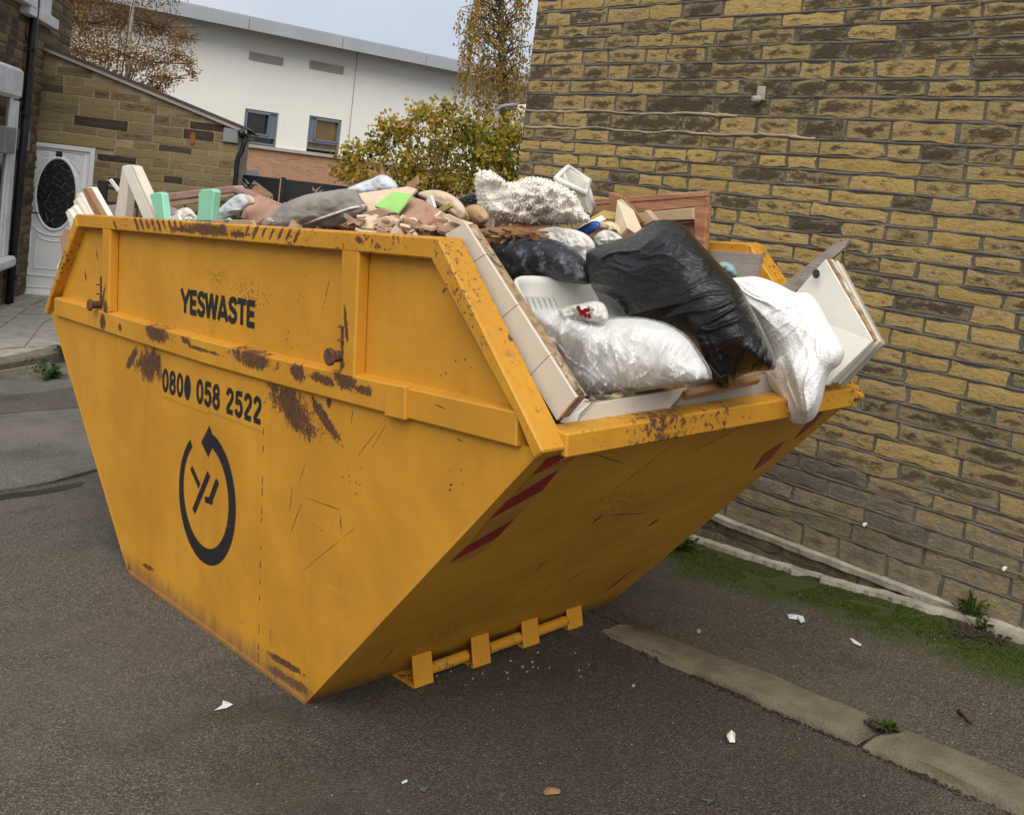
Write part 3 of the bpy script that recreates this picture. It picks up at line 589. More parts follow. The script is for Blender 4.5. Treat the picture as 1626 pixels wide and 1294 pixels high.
# ---- door: frame, leaf with mouldings, oval glass, plate, handle
def door():
    fr = G(); sw = 0.07
    for a, b, z0, z1 in ((d0 + .005, d0 + sw, dz0, dz1 - .004), (d1 - sw, d1 - .005, dz0, dz1 - .004), (d0 + sw, d1 - sw, dz1 - sw, dz1 - .004)):
        fr.prism([pt(a, z0, -.06), pt(b, z0, -.06), pt(b, z1, -.06), pt(a, z1, -.06)], nE * 0.075)
    lf = G().prism([pt(d0 + sw, dz0 + .02, -.06), pt(d1 - sw, dz0 + .02, -.06), pt(d1 - sw, dz1 - sw, -.06), pt(d0 + sw, dz1 - sw, -.06)], nE * 0.045).part('door', MAT['upvc'], ext)
    fr.part('door_frame', MAT['upvc'], lf, bevel=0.008)
    W = d1 - d0 - 2 * sw; H = dz1 - dz0 - sw; cx = (d0 + d1) / 2; zz = lambda f: dz0 + .02 + H * f
    md = G(); nf = -.012
    def loop(pts, r): md.tube([pt(a, b, nf) for a, b in pts + pts[:1]], r, 6, False)
    oc = zz(.685); ra, rb = W * .315, H * .235
    ov = [(cx + ra * 1.06 * math.cos(t), oc + rb * 1.05 * math.sin(t)) for t in np.linspace(0, 2 * math.pi, 41)[:-1]]; loop(ov, .022)
    a0, a1 = cx - W * .43, cx + W * .43
    loop([(a0, zz(.04)), (a1, zz(.04)), (a1, zz(.975)), (a0, zz(.975))], .012)
    arc = [(cx + W * .36 * math.cos(t), zz(.485) - H * .085 * math.sin(t)) for t in np.linspace(math.pi, 0, 17)[::-1]]
    loop([(cx - W * .36, zz(.12)), (cx + W * .36, zz(.12))] + arc, .012)
    arc2 = [(cx + W * .26 * math.cos(t), zz(.41) - H * .05 * math.sin(t)) for t in np.linspace(math.pi, 0, 13)[::-1]]
    loop([(cx - W * .26, zz(.17)), (cx + W * .26, zz(.17))] + arc2, .009)
    for sg in (-1, 1):
        loop([(cx + sg * W * (.2 + .05 * math.cos(t)), zz(.95 - .012 * math.sin(t))) for t in np.linspace(0, 6.283, 9)[:-1]], .005)
        md.tube([pt(cx + sg * W * (.16 + .2 * t), zz(.915 - .075 * t * t), nf) for t in np.linspace(0, 1, 7)], .006, 5)
    md.part('moulding', MAT['upvc'], lf, True)
    G().prism([pt(cx + ra * math.cos(t), oc + rb * math.sin(t), -.02) for t in np.linspace(0, 2 * math.pi, 33)[:-1]], nE * .012).part('oval_glass', MAT['doorglass'], lf)
    G().box((0, 0, 0), (0, 0, 0)); p = pt(cx, zz(.955), -.01); G().prism([p + eE * a + np.array([0, 0, b]) for a, b in ((-.04, -.04), (.04, -.04), (.04, .04), (-.04, .04))], nE * .014).part('number_plate', MAT['blackplastic'], lf)
    h = EP(47, 337, .01); g = G().prism([h + eE * a + np.array([0, 0, b]) for a, b in ((-.02, -.13), (.02, -.13), (.02, .13), (-.02, .13))], nE * .02); g.tube([h + nE * .03, h + nE * .06, h + nE * .06 + eE * .13], .011, 6); g.part('handle', MAT['blackmetal'], lf)
    G().prism([pt(d0 - .02, dz0 - .02, -.05), pt(d1 + .02, dz0 - .02, -.05), pt(d1 + .02, dz0 + .018, -.05), pt(d0 - .02, dz0 + .018, -.05)], nE * .13).part('threshold', MAT['upvc'], lf)
    G().prism([pt(d0 - .02, ZT - .1, -.02), pt(d1 + .02, ZT - .1, -.02), pt(d1 + .02, dz0 - .022, -.02), pt(d0 - .02, dz0 - .022, -.02)], nE * .14).part('doorstep', MAT['concrete'], ext, bevel=0.01)
door()

# ================================================================== dark stone house at the left edge
H0 = pt(sl, 0.0); H0 = np.array([H0[0], H0[1], 0.0]); nH = eE
HP = lambda px, py, off=0.0: plane_hit(px, py, H0 + nH * off, nH)
hp = lambda s, z, off=0.0: H0 - fE * s + nH * off + np.array([0, 0, z])      # s grows towards the camera
hs = lambda P: (H0 - P) @ fE
house = empty('stone_house', hp(1, -.5), 'dark rough stone terrace house at the left edge with white painted window surrounds', 'house')
G().prism([hp(-1.6, -.6), hp(4.5, -.6), hp(4.5, 5.6), hp(-1.6, 5.6)], -nH * 5).part('mortar', MAT['mortar'], house)
rows = []; rnd = random.Random(5); z = -.45
while z < 5.4: h = rnd.uniform(.1, .15); rows.append((z, z + h, cells(-1.55, 4.4, .18, .45, rnd))); z += h
build_stones(rows, house, MAT['housestone'], H0, -fE, nH, depth=(.012, .03), joint=.018, seed0=2500, rough=.5, limit=150)
def hbox(name, s0, s1, z0, z1, off, mat, parent, bevel=.01):
    return G().prism([hp(s0, z0, .0), hp(s1, z0, .0), hp(s1, z1, .0), hp(s0, z1, .0)], nH * off).part(name, mat, parent, bevel=bevel)
P = HP(41, 13); hbox('window_sill', hs(P) + .0, hs(P) + 1.5, P[2], P[2] + .13, .14, MAT['whitepaint'], house)
P = HP(77, 47); hbox('window_sill', hs(P), hs(HP(59, 29)) + .9, P[2], P[2] + .14, .13, MAT['whitepaint'], house)
P2 = HP(74, 22); hbox('window_surround', hs(P2), hs(P2) + .5, P[2] + .14, P[2] + 1.6, .06, MAT['whitepaint'], house)
# ground-floor window with painted jamb and a shaped head
P = HP(27, 112); zt_ = P[2]; s_ = hs(P); zb_ = HP(4, 405)[2]
wn = hbox('window', s_ + .25, s_ + 1.6, zb_, zt_ - .35, .03, MAT['darkglass'], house)
hbox('jamb', s_ + .03, s_ + .25, zb_, zt_ - .38, .07, MAT['whitepaint'], wn); hbox('lintel', s_, s_ + 1.8, zt_ - .36, zt_ + .02, .09, MAT['whitepaint'], wn, .04); hbox('sill', s_ - .03, s_ + 1.8, zb_ - .14, zb_, .16, MAT['whitepaint'], wn, .03)
hbox('frame', s_ + .25, s_ + .36, zb_, zt_ - .36, .055, MAT['upvc'], wn)
pts = [HP(px, py, .09) for px, py in [(60, -60), (57, 0), (36, 240), (14, 486)]]; G().tube(pts, .052, 10).part('downpipe', MAT['blackplastic'], house, True)
P = HP(12, 491, .09); G().box(P + np.array((-.16, -.16, -.03)), P + np.array((.16, .16, .0))).part('drain_cover', MAT['blackplastic'], house)
for px, py in [(46, 80), (36, 180), (17, 440)]:
    P = HP(px, py, .05); G().prism([P - fE * a + np.array([0, 0, c]) for a, c in ((-.07, -.02), (.1, -.02), (.1, .02), (-.07, .02))], nH * .1).part('pipe_bracket', MAT['blackplastic'], house)
P = HP(29, 222); hbox('meter_box', hs(P) - .18, hs(P) + .12, P[2] - .13, P[2] + .13, .1, MAT['greymetal'], house)
P = HP(5, 222); hbox('wall_plaque', hs(P) - .1, hs(P) + .35, P[2] - .16, P[2] + .16, .12, MAT['greymetal'], house)

# ================================================================== white building beyond
dW = np.array([0.087, 0.9962, 0.0]); nW = np.array([0.9962, -0.087, 0.0]); W0 = at_depth(440, 200, 32.0); zW = lambda py: W0[2]
WP = lambda px, py, off=0.0: plane_hit(px, py, W0 + nW * off, nW)
ws = lambda P: (P - W0) @ dW
wp = lambda s, z, off=0.0: W0 + dW * s + nW * off + np.array([0, 0, z - W0[2]])
bld = empty('white_building', wp(0, -1.0), 'large white rendered building with grey sloping eaves above an orange brick base', 'building')
zband = WP(420, 232)[2]; zeave = WP(500, 78)[2] + 0.25; sL, sR = -14, 22
wins = []
for (xl, xr, yt, yb, side, gl) in ((387, 441, 173, 228, 1, 'darkglass'), (489, 541, 184, 238, 0, 'amberglass')):
    a = ws(WP(xl, (yt + yb) / 2)); b = ws(WP(xr, (yt + yb) / 2)); z1 = WP((xl + xr) / 2, yt + 3)[2]; z0 = WP((xl + xr) / 2, yb + 2)[2]; wins.append((a, b, z0, z1, side, gl))
g = G(); z1 = wins[0][3]; z0 = zband + .02   # wall pieces round the two openings
edges = [sL, wins[0][0], wins[0][1], wins[1][0], wins[1][1], sR]
for i in (0, 2, 4): g.prism([wp(edges[i], zband), wp(edges[i + 1], zband), wp(edges[i + 1], zeave), wp(edges[i], zeave)], -nW * .3)
for wdw in wins: g.prism([wp(wdw[0], wdw[3]), wp(wdw[1], wdw[3]), wp(wdw[1], zeave), wp(wdw[0], zeave)], -nW * .3)
g.part('rendered_wall', MAT['render'], bld)
G().prism([wp(sL, zband - 5), wp(sR, zband - 5), wp(sR, zband - .1), wp(sL, zband - .1)], -nW * .34).part('brick_base', MAT['brick'], bld)
G().prism([wp(sL, zband - .1), wp(sR, zband - .1), wp(sR, zband), wp(sL, zband)], nW * .1).part('sill_band', MAT['sillstone'], bld)
G().prism([wp(sL, zband - 5, -.4), wp(sR, zband - 5, -.4), wp(sR, zeave - .1, -.4), wp(sL, zeave - .1, -.4)], -nW * 10).part('core', MAT['soffit'], bld)
for (a, b, z0, z1, side, gl) in wins:
    wn = G().prism([wp(a + .02, z0, -.16), wp(b - .02, z0, -.16), wp(b - .02, z1, -.16), wp(a + .02, z1, -.16)], nW * .02).part('window', MAT[gl], bld)
    fr = G(); ft = .055; zt2 = z0 + (z1 - z0) * .24; sp = a + (b - a) * (.76 if side else .2)
    for p, q, r, s in ((a, a + ft, z0, z1), (b - ft, b, z0, z1), (a + ft, b - ft, z0, z0 + ft), (a + ft, b - ft, z1 - ft, z1), (a + ft, b - ft, zt2 - .03, zt2 + .035)): fr.prism([wp(p, r, -.13), wp(q, r, -.13), wp(q, s, -.13), wp(p, s, -.13)], nW * .1)
    pa, pb = ((sp, b - ft) if side else (a + ft, sp)); fr.prism([wp(pa, zt2 + .04, -.13), wp(pb, zt2 + .04, -.13), wp(pb, z1 - ft, -.13), wp(pa, z1 - ft, -.13)], nW * .05)
    oa, ob = ((a + ft, sp) if side else (sp, b - ft))
    for p, q, r, s in ((oa, oa + .04, zt2 + .04, z1 - ft), (ob - .04, ob, zt2 + .04, z1 - ft), (oa, ob, z1 - ft - .05, z1 - ft), (oa, ob, zt2 + .036, zt2 + .08)): fr.prism([wp(p, r, -.12), wp(q, r, -.12), wp(q, s, -.12), wp(p, s, -.12)], nW * .12)
    fr.part('frame', MAT['winframe'], wn)
for (xl, xr, yt, yb) in ((395, 450, 87, 98), (491, 546, 101, 112)):
    a = ws(WP(xl, (yt + yb) / 2)); b = ws(WP(xr, (yt + yb) / 2)); zt2 = WP((xl + xr) / 2, yt)[2]; zb2 = WP((xl + xr) / 2, yb + 2)[2]
    vt = G().prism([wp(a, zb2), wp(b, zb2), wp(b, zt2), wp(a, zt2)], nW * .02).part('vent', MAT['sillstone'], bld); n = 5
    for i in range(n):
        zz0 = zb2 + (zt2 - zb2) * (i + .15) / n; G().prism([wp(a + .02, zz0, .02), wp(b - .02, zz0, .02), wp(b - .02, zz0 + (zt2 - zb2) / n * .55, .02), wp(a + .02, zz0 + (zt2 - zb2) / n * .55, .02)], nW * .03).part('louvre', MAT['sillstone'], vt)
a = ws(WP(558, 170)); G().prism([wp(a, zband), wp(a + .03, zband), wp(a + .03, zeave), wp(a, zeave)], nW * .012).part('render_joint', MAT['sillstone'], bld)
# eaves: soffit and fascia overhanging 0.9 m
OV = 0.9; zf0 = plane_hit(560, 81, W0 + nW * OV, nW)[2]; zf1 = plane_hit(560, 63, W0 + nW * OV, nW)[2]
G().prism([wp(sL, zeave - .02, -.2), wp(sL, zf0 + .02, OV - .03), wp(sL, zf0 + .1, OV - .03), wp(sL, zeave + .1, -.2)], dW * (sR - sL)).part('soffit', MAT['soffit'], bld)
for i, s in enumerate(np.arange(sL, sR, 3.1)): G().prism([wp(s + .01, zf0, OV - .03), wp(s + 3.09, zf0, OV - .03), wp(s + 3.09, zf1, OV - .03), wp(s + .01, zf1, OV - .03)], nW * .05).part('fascia_panel', MAT['fascia'], bld)
G().prism([wp(sL, zf1, OV), wp(sR, zf1, OV), wp(sR, zf1 + .2, -9), wp(sL, zf1 + .2, -9)], (0, 0, .05)).part('roof', MAT['fascia'], bld)
a = WP(388, 276, 0.02); G().prism([a + dW * p + np.array([0, 0, q]) for p, q in ((-.4, -.3), (.45, -.3), (.45, .12), (-.4, .12))], nW * .02).part('basement_window', MAT['winframe'], bld)

# ================================================================== black fence with cut-out palm leaves
dF = eE; F0 = at_depth(470, 290, 17.0); nF = nE
fp = lambda s, z, off=0.0: F0 + dF * s + nF * off + np.array([0, 0, z - F0[2]])
FPp = lambda px, py: plane_hit(px, py, F0, nF)
fence = empty('garden_fence', fp(0, -.6), 'black metal garden fence panels pierced with palm leaf cut-outs', 'fence')
ft_ = FPp(470, 287)[2]
def fence_panel(s0, s1, seed):
    """Sheet metal with slots: a 2D curve with inner loops, so the cut-outs are real holes."""
    rn = random.Random(seed); cu = bpy.data.curves.new('cutout', 'CURVE'); cu.dimensions = '2D'; cu.fill_mode = 'BOTH'; cu.extrude = 0.004
    def spl(p):
        s = cu.splines.new('POLY'); s.points.add(len(p) - 1); s.use_cyclic_u = True
        for q, (x, y) in zip(s.points, p): q.co = (x, y, 0, 1)
    W = s1 - s0; H = 1.7; spl([(0, 0), (W, 0), (W, H), (0, H)])
    for (cx, cy, ang, L_) in ((W * .27, H - .27, rn.uniform(-.1, .35), .62), (W * .74, H - .25, rn.uniform(-.3, .1) + 3.1, .6), (W * .5, H - .72, .4, .8), (W * .5, H - 1.2, -.4, .8)):
        for sd in (-1, 1):
            for k in range(9):
                t = (k + .7) / 9.4; bx = cx + (t - .5) * L_ * math.cos(ang); by = cy + (t - .5) * L_ * math.sin(ang); a2 = ang + sd * (1.15 - .45 * t); ln = .36 * math.sin(math.pi * (.18 + .74 * t)); wd = .019
                u = (math.cos(a2), math.sin(a2)); v = (-u[1], u[0]); st = .03
                pts = [(bx + u[0] * st, by + u[1] * st), (bx + u[0] * ln * .5 + v[0] * wd, by + u[1] * ln * .5 + v[1] * wd), (bx + u[0] * ln, by + u[1] * ln), (bx + u[0] * ln * .5 - v[0] * wd, by + u[1] * ln * .5 - v[1] * wd)]
                if all(.03 < x < W - .03 and .03 < y < H - .03 for x, y in pts): spl(pts)
    ob = bpy.data.objects.new('tmp', cu); COL.objects.link(ob); dg = bpy.context.evaluated_depsgraph_get(); me = bpy.data.meshes.new_from_object(ob.evaluated_get(dg)); bpy.data.objects.remove(ob)
    V = [tuple(fp(s0 + v.co.x, ft_ - H + v.co.y, v.co.z)) for v in me.vertices]; F = [tuple(p.vertices) for p in me.polygons]; bpy.data.meshes.remove(me)
    return part('fence_panel', V, F, MAT['blackmetal'], fence)
for i in range(-1, 4):
    s0 = ws(F0) * 0 + (i - 1) * 1.12 - .2; fence_panel(s0 + .03, s0 + 1.06, 40 + i)
    G().prism([fp(s0 - .04, ft_ - 1.8, -.04), fp(s0 + .03, ft_ - 1.8, -.04), fp(s0 + .03, ft_ + .03, -.04), fp(s0 - .04, ft_ + .03, -.04)], nF * .08).part('fence_post', MAT['blackmetal'], fence)
# iron railing beside the door
R0_ = at_depth(163, 300, 13.6); rail = empty('iron_railing', (R0_[0], R0_[1], -.4), 'black iron railing with square post beside the white door', 'railing'); rp = lambda s, z: np.array([R0_[0], R0_[1], 0]) + eE * s + np.array([0, 0, z])
rz = R0_[2] + .06
G().prism([rp(-.05, -.4), rp(.07, -.4), rp(.07, rz + .05), rp(-.05, rz + .05)], nE * .1).part('post', MAT['blackmetal'], rail, bevel=.006)
for k in range(3): G().prism([rp(.07, rz - .06 - k * .2), rp(1.95, rz - .09 - k * .2), rp(1.95, rz - .05 - k * .2), rp(.07, rz - .02 - k * .2)], nE * .04).part('bar', MAT['blackmetal'], rail)
for k in range(9): G().prism([rp(.25 + k * .2, -.4), rp(.27 + k * .2, -.4), rp(.27 + k * .2, rz - .09), rp(.25 + k * .2, rz - .09)], nE * .02).part('baluster', MAT['blackmetal'], rail)
# street lamp
Lp = at_depth(789, 260, 21.0); lamp = empty('street_lamp', (Lp[0], Lp[1], -.5), 'slim grey street lamp with short arm in front of the autumn bush', 'street lamp')
a0, a1, a2, a3 = (at_depth(px, py, 21.0) for px, py in ((778, 330), (789, 178), (795, 170), (820, 167)))
G().tube([np.array([a0[0], a0[1], -.6]), a0, at_depth(786, 225, 21), a1], [.075, .065, .055, .05], 10).part('pole', MAT['greymetal'], lamp, True)
G().tube([a1, a2, at_depth(805, 168, 21), a3], .04, 8).part('arm', MAT['greymetal'], lamp, True)
h0 = at_depth(822, 171, 21.0); u = at_depth(832, 171, 21.0) - h0; G().prism([h0 + np.array([0, 0, z]) + u * k for k, z in ((0, -.08), (1.1, -.1), (1.1, .06), (0, .06))], np.array([.1, .1, 0])).part('lamp_head', MAT['upvc'], lamp, bevel=.02)

# ================================================================== trees
def leaves(name, pts, size, mat, parent, tints, seed=1, droop=False):
    rn = np.random.RandomState(seed); n = len(pts); P = np.array(pts); a = rn.normal(size=(n, 3)); a /= np.linalg.norm(a, axis=1)[:, None]
    if droop: a[:, 2] = -abs(a[:, 2]) - .8; a /= np.linalg.norm(a, axis=1)[:, None]
    b = np.cross(a, rn.normal(size=(n, 3))); b /= np.linalg.norm(b, axis=1)[:, None]; s = (size * rn.uniform(.6, 1.35, n))[:, None]
    V = np.concatenate([P, P + a * s * .5 + b * s * .38, P + a * s, P + a * s * .5 - b * s * .38], axis=1).reshape(-1, 3)
    F = [(4 * i, 4 * i + 1, 4 * i + 2, 4 * i + 3) for i in range(n)]
    o = part(name, V.tolist(), F, mat, parent); set_tint(o.data, np.clip(tints, 0, 1)); o['kind'] = 'stuff'; return o
def blob_points(cl, n, rn, shell=.55):
    out = []; tid = []
    wts = np.array([c[3] ** 2 for c in cl]); wts /= wts.sum()
    for k in rn.choice(len(cl), n, p=wts):
        c = cl[k]; d = rn.normal(size=3); d /= np.linalg.norm(d); r = c[3] * (shell + (1 - shell) * rn.rand()) if rn.rand() < .75 else c[3] * rn.rand()
        out.append(np.array(c[:3]) + d * r * np.array([1, 1, c[4] if len(c) > 4 else .8])); tid.append(k)
    return np.array(out), np.array(tid)
def branchy(root, tips, r0, mat, parent, name='branch', rn=None):
    g = G()
    for t in tips:
        A = np.array(root, float); B = np.array(t, float); mid = A * .5 + B * .5 + np.array([0, 0, .15 * np.linalg.norm(B - A)]) * (rn.rand() if rn is not None else .5)
        g.tube([A, A * .7 + mid * .3 + rn.normal(size=3) * .03, mid, (mid + B) / 2 + rn.normal(size=3) * .06, B], [r0, r0 * .75, r0 * .5, r0 * .3, r0 * .12], 6)
    return g.part(name, mat, parent, True)
rn = np.random.RandomState(3)
# russet birch over the extension
D = 20.0; base = at_depth(190, 330, D); tr = empty('birch_tree', (base[0], base[1], -.6), 'russet brown birch tree rising behind the sloping roof of the extension', 'tree')
cl = []
for (px, py, r) in [(130, -40, 1.0), (200, -60, 1.1), (260, -30, .8), (130, 40, .9), (190, 30, 1.0), (250, 45, .75), (280, 90, .45), (230, 100, .7), (170, 90, .8), (120, 90, .7), (265, 125, .38), (110, 0, .9), (290, 60, .4), (230, -110, 1.0), (150, -110, 1.0), (305, 118, .22), (245, 140, .4), (300, 100, .25)]:
    c = at_depth(px, py, D + rn.uniform(-1.0, 1.0)); cl.append((*c, r * .78, .9))
g = G().tube([(base[0], base[1], -.7), (base[0] + .05, base[1], 1.2), base + np.array([0, 0, 1.2]), at_depth(205, 60, D), at_depth(225, -120, D)], [.12, .1, .07, .05, .02], 8); g.part('trunk', MAT['bark'], tr, True)
branchy(at_depth(180, 200, D), [c[:3] for c in cl], .02, MAT['darkbark'], tr, 'limb', rn)
tw = G()
for _ in range(260):
    k = rn.randint(len(cl)); c = np.array(cl[k][:3]); d = rn.normal(size=3); d[2] = abs(d[2]) * .4; tw.tube([c + d * .1, c + d * cl[k][3] * .75], [.012, .004], 4)
tw.part('twig', MAT['darkbark'], tr, kind='stuff')
P, tid = blob_points(cl, 27000, rn, .2); tt = rn.normal(.45, .2, len(P)) + rn.normal(0, .12, len(cl))[tid]; tt[rn.rand(len(P)) < .03] = .98
leaves('crown', P, .044, MAT['leaf_brown'], tr, tt, 5)
# sparse side spray
# autumn bush
D = 16.0; base = at_depth(700, 330, D); tr = empty('autumn_bush', (base[0], base[1], -.5), 'rounded shrub turning yellow and orange in front of the white building', 'shrub')
cl = []
for (px, py, r) in [(560, 250, .3), (600, 235, .42), (580, 285, .4), (640, 210, .42), (650, 260, .5), (690, 190, .38), (700, 235, .52), (740, 205, .5), (760, 250, .55), (790, 225, .5), (810, 265, .5), (700, 285, .55), (760, 295, .55), (640, 300, .45), (820, 215, .42), (545, 280, .22), (820, 300, .5), (715, 175, .22), (665, 180, .2), (610, 205, .2)]:
    c = at_depth(px, py, D + rn.uniform(-.6, .6)); cl.append((*c, r * .8, .85))
branchy((base[0], base[1], -.5), [c[:3] for c in cl], .035, MAT['darkbark'], tr, 'stem', rn)
P, tid = blob_points(cl, 7400, rn, .3); tt = rn.normal(.42, .26, len(P)) + rn.normal(0, .12, len(cl))[tid]
P2 = []; 
for _ in range(170):
    c = cl[rn.randint(len(cl))]; d = rn.normal(size=3); d[2] = abs(d[2]); d /= np.linalg.norm(d); L_ = c[3] * rn.uniform(1.0, 1.4)
    for s in np.linspace(.75, 1, 6): P2.append(np.array(c[:3]) + d * L_ * s + rn.normal(size=3) * .025)
P = np.concatenate([P, np.array(P2)]); tt = np.concatenate([tt, rn.normal(.6, .22, len(P2))])
leaves('crown', P, .075, MAT['leaf_mixed'], tr, tt, 6)
# weeping birch beside the gable
D = 24.0; base = at_depth(800, 330, D); tr = empty('weeping_birch', (base[0], base[1], -.7), 'golden weeping birch with hanging strands beside the gable corner', 'tree')
G().tube([(base[0], base[1], -.8), (base[0], base[1], 1.5), at_depth(800, 150, D), at_depth(795, 20, D), at_depth(800, -120, D)], [.19, .16, .11, .07, .02], 8).part('trunk', MAT['darkbark'], tr, True)
strands = []; br = G(); P = []; tt = []
for i in range(105):
    top_ = (rn.uniform(725, 850), rn.uniform(-90, 120)); 
    if top_[0] < 760 and top_[1] < -10 + (760 - top_[0]) * .4: top_ = (top_[0] + 30, top_[1])
    D2 = D + rn.uniform(-1.2, 1.2); p0 = at_depth(795 + rn.uniform(-10, 10), top_[1] + rn.uniform(0, 40), D); p1 = at_depth(*top_, D2); br.tube([p0, (p0 + p1) / 2 + np.array([0, 0, .12]), p1], [.025, .015, .008], 4)
    Ls = rn.uniform(.4, 2.0); lean = rn.normal(size=2) * .08; pts = [p1 + np.array([lean[0] * s, lean[1] * s, -Ls * s + .06 * math.sin(s * 3)]) for s in np.linspace(0, 1, 6)]; br.tube(pts, .006, 3)
    nL = int(40 * Ls); base_t = rn.normal(.55, .15)
    for s in rn.rand(nL): P.append(p1 + np.array([lean[0] * s, lean[1] * s, -Ls * s]) + rn.normal(size=3) * np.array([.055, .055, .03])); tt.append(rn.normal(base_t, .18))
for _ in range(1700): P.append(at_depth(rn.uniform(752, 850), rn.uniform(105, 260), D + rn.uniform(-1, 1))); tt.append(rn.normal(.5, .2))
br.part('branch', MAT['darkbark'], tr, kind='stuff'); leaves('crown', np.array(P), .072, MAT['leaf_gold'], tr, np.array(tt), 7, True)
# far hedge line behind the houses so no bare horizon shows between things
# ================================================================== the skip (local frame: x along, y across, z up)
SB, SW_, ST, ZW, ZT_, WD = 0.798, 1.941, 1.480, 1.090, 1.614, 1.52
R2 = math.radians
ep0 = np.array([SB, 0, .002]); epn = np.array([ZW - .002, 0, -(SW_ - .03 - SB)]); epn /= np.linalg.norm(epn)
def EPL(px, py, lift=.0012): return to_skip(plane_hit(px, py, to_world(ep0 + epn * lift), RG.T @ epn))
def patch(cx, cy, u, v, f=SS, k=(0, 2)):
    """An ellipse of wear measured on the panel: centre, two semi-axes."""
    C_ = f(cx, cy); A_ = f(cx + u[0], cy + u[1]) - C_; B_ = f(cx + v[0], cy + v[1]) - C_; U_, S_, _ = np.linalg.svd(np.array([[A_[k[0]], B_[k[0]]], [A_[k[1]], B_[k[1]]]]))
    return (C_[k[0]], C_[k[1]], S_[0], S_[1], -math.atan2(U_[1, 0], U_[0, 0]))
def line(x0, y0, x1, y1, w=1.1, f=SS, k=(0, 2)): w *= .7; dx, dy = (x1 - x0) / 2, (y1 - y0) / 2; l = math.hypot(dx, dy); return patch((x0 + x1) / 2, (y0 + y1) / 2, (dx, dy), (-dy / l * w, dx / l * w), f, k)
rust_low = [patch(237, 577, (6, -26), (21, 8)), patch(207, 569, (12, -21), (5, 3)), patch(462, 650, (30, 44), (20, -11)), patch(513, 664, (26, 42), (6, -4)), patch(448, 1052, (34, 20), (2, 7)), patch(455, 1080, (36, 22), (2, 10)), patch(203, 912, (3, 0), (0, 14)), patch(234, 901, (11, 6), (0, 4)), patch(520, 640, (4, 0), (0, 10)),
            line(482, 790, 538, 810), line(478, 795, 458, 850), line(485, 728, 470, 775), line(462, 770, 458, 810), line(538, 815, 540, 850), line(455, 925, 560, 840, .8), line(600, 680, 565, 725, .9), line(612, 672, 588, 712, .9), line(690, 655, 700, 690), line(720, 695, 735, 704, 2), line(560, 640, 555, 672, 1), patch(714, 770, (3, 0), (0, 3)), patch(712, 778, (2, 0), (0, 2)), patch(330, 700, (2, 1), (0, 2))]
rust_band = [patch(255, 530, (24, 8), (0, 14)), patch(405, 569, (36, 12), (0, 16)), patch(478, 590, (12, 4), (0, 14)), patch(520, 602, (24, 7), (0, 9)), patch(552, 603, (22, 6), (2, 18)), patch(585, 618, (14, 4), (0, 8)), patch(168, 508, (4, 1), (0, 16)), patch(196, 520, (4, 1), (0, 8)), patch(330, 556, (30, 9), (0, 3)), line(695, 640, 718, 650, 1.5), patch(300, 540, (8, 3), (0, 7))]
ry = lambda x, d=12: 340 + .0596 * (x - 128) + d
rust_rail = [patch(338, ry(338), (50, 4), (0, 11)), patch(300, ry(300, 15), (30, 3), (0, 6)), patch(385, ry(385, 17), (20, 2), (0, 5))] + [patch(222 + 9 * i, ry(222 + 9 * i, 10), (4, 12), (2.2, -.6)) for i in range(9)] + [patch(398 + 13.5 * i, ry(398 + 13.5 * i, 12), (-5, 12), (2.6 + .3 * (i % 3), 1)) for i in range(7)] + [patch(188, ry(188, 14), (4, 10), (2, 0)), patch(578, ry(578, 16), (8, 6), (3, -4)), patch(640, ry(640, 12), (2, 8), (2, 0))]
rust_up = [patch(549, 540, (2, 30), (4, 0)), patch(556, 520, (3, 34), (3, 0)), patch(545, 575, (9, 2), (0, 14)), patch(169, 470, (-3, 22), (2, 0)), patch(172, 490, (0, 18), (4, 0)), patch(692, 462, (5, -6), (2.5, 1)), line(512, 440, 500, 490, 1), patch(144, 405, (1, 9), (1, 0)), patch(126, 438, (1, 9), (1.4, 0))]
spray_up = [patch(385, 470, (60, 14), (0, 42)), patch(330, 440, (40, 8), (0, 22))]; spray_low = [patch(440, 640, (30, 34), (26, -14)), patch(240, 580, (8, -34), (30, 10)), patch(500, 680, (40, 40), (20, -14))]
MAT['skip_low'] = skip_paint('skip_paint_lower_side', rust_low, sprays=spray_low); MAT['skip_band'] = skip_paint('skip_paint_waist_band', rust_band, bottom=False); MAT['skip_rail'] = skip_paint('skip_paint_top_rail', rust_rail, bottom=False, wear=.45)
MAT['skip_up'] = skip_paint('skip_paint_upper_side', rust_up, bottom=False, sprays=spray_up); MAT['skip'] = skip_paint('skip_paint', [], bottom=False); MAT['skip_worn'] = skip_paint('skip_paint_worn_rim', [], bottom=False, wear=.8)
YZ = [(y_ - WD / 2, z_, a_, b_, r_) for (y_, z_, a_, b_, r_) in [line(906, 719, 950, 723, 1.3, EPL, (1, 2)), line(948, 722, 990, 736, 1.3, EPL, (1, 2)), line(967, 818, 1023, 815, 1.5, EPL, (1, 2)), line(962, 939, 1009, 901, 1.6, EPL, (1, 2)), line(939, 833, 957, 817, 1.5, EPL, (1, 2)), line(1027, 838, 1046, 824, 2, EPL, (1, 2)), line(1070, 700, 1120, 665, .8, EPL, (1, 2)), line(960, 790, 1090, 690, .7, EPL, (1, 2)), line(1080, 730, 1190, 670, .7, EPL, (1, 2)), line(850, 905, 870, 890, 1, EPL, (1, 2)), line(900, 925, 930, 905, 1, EPL, (1, 2)), patch(1180, 655, (40, -6), (3, 8), EPL, (1, 2)), line(600, 1060, 625, 1030, 1, EPL, (1, 2))]]
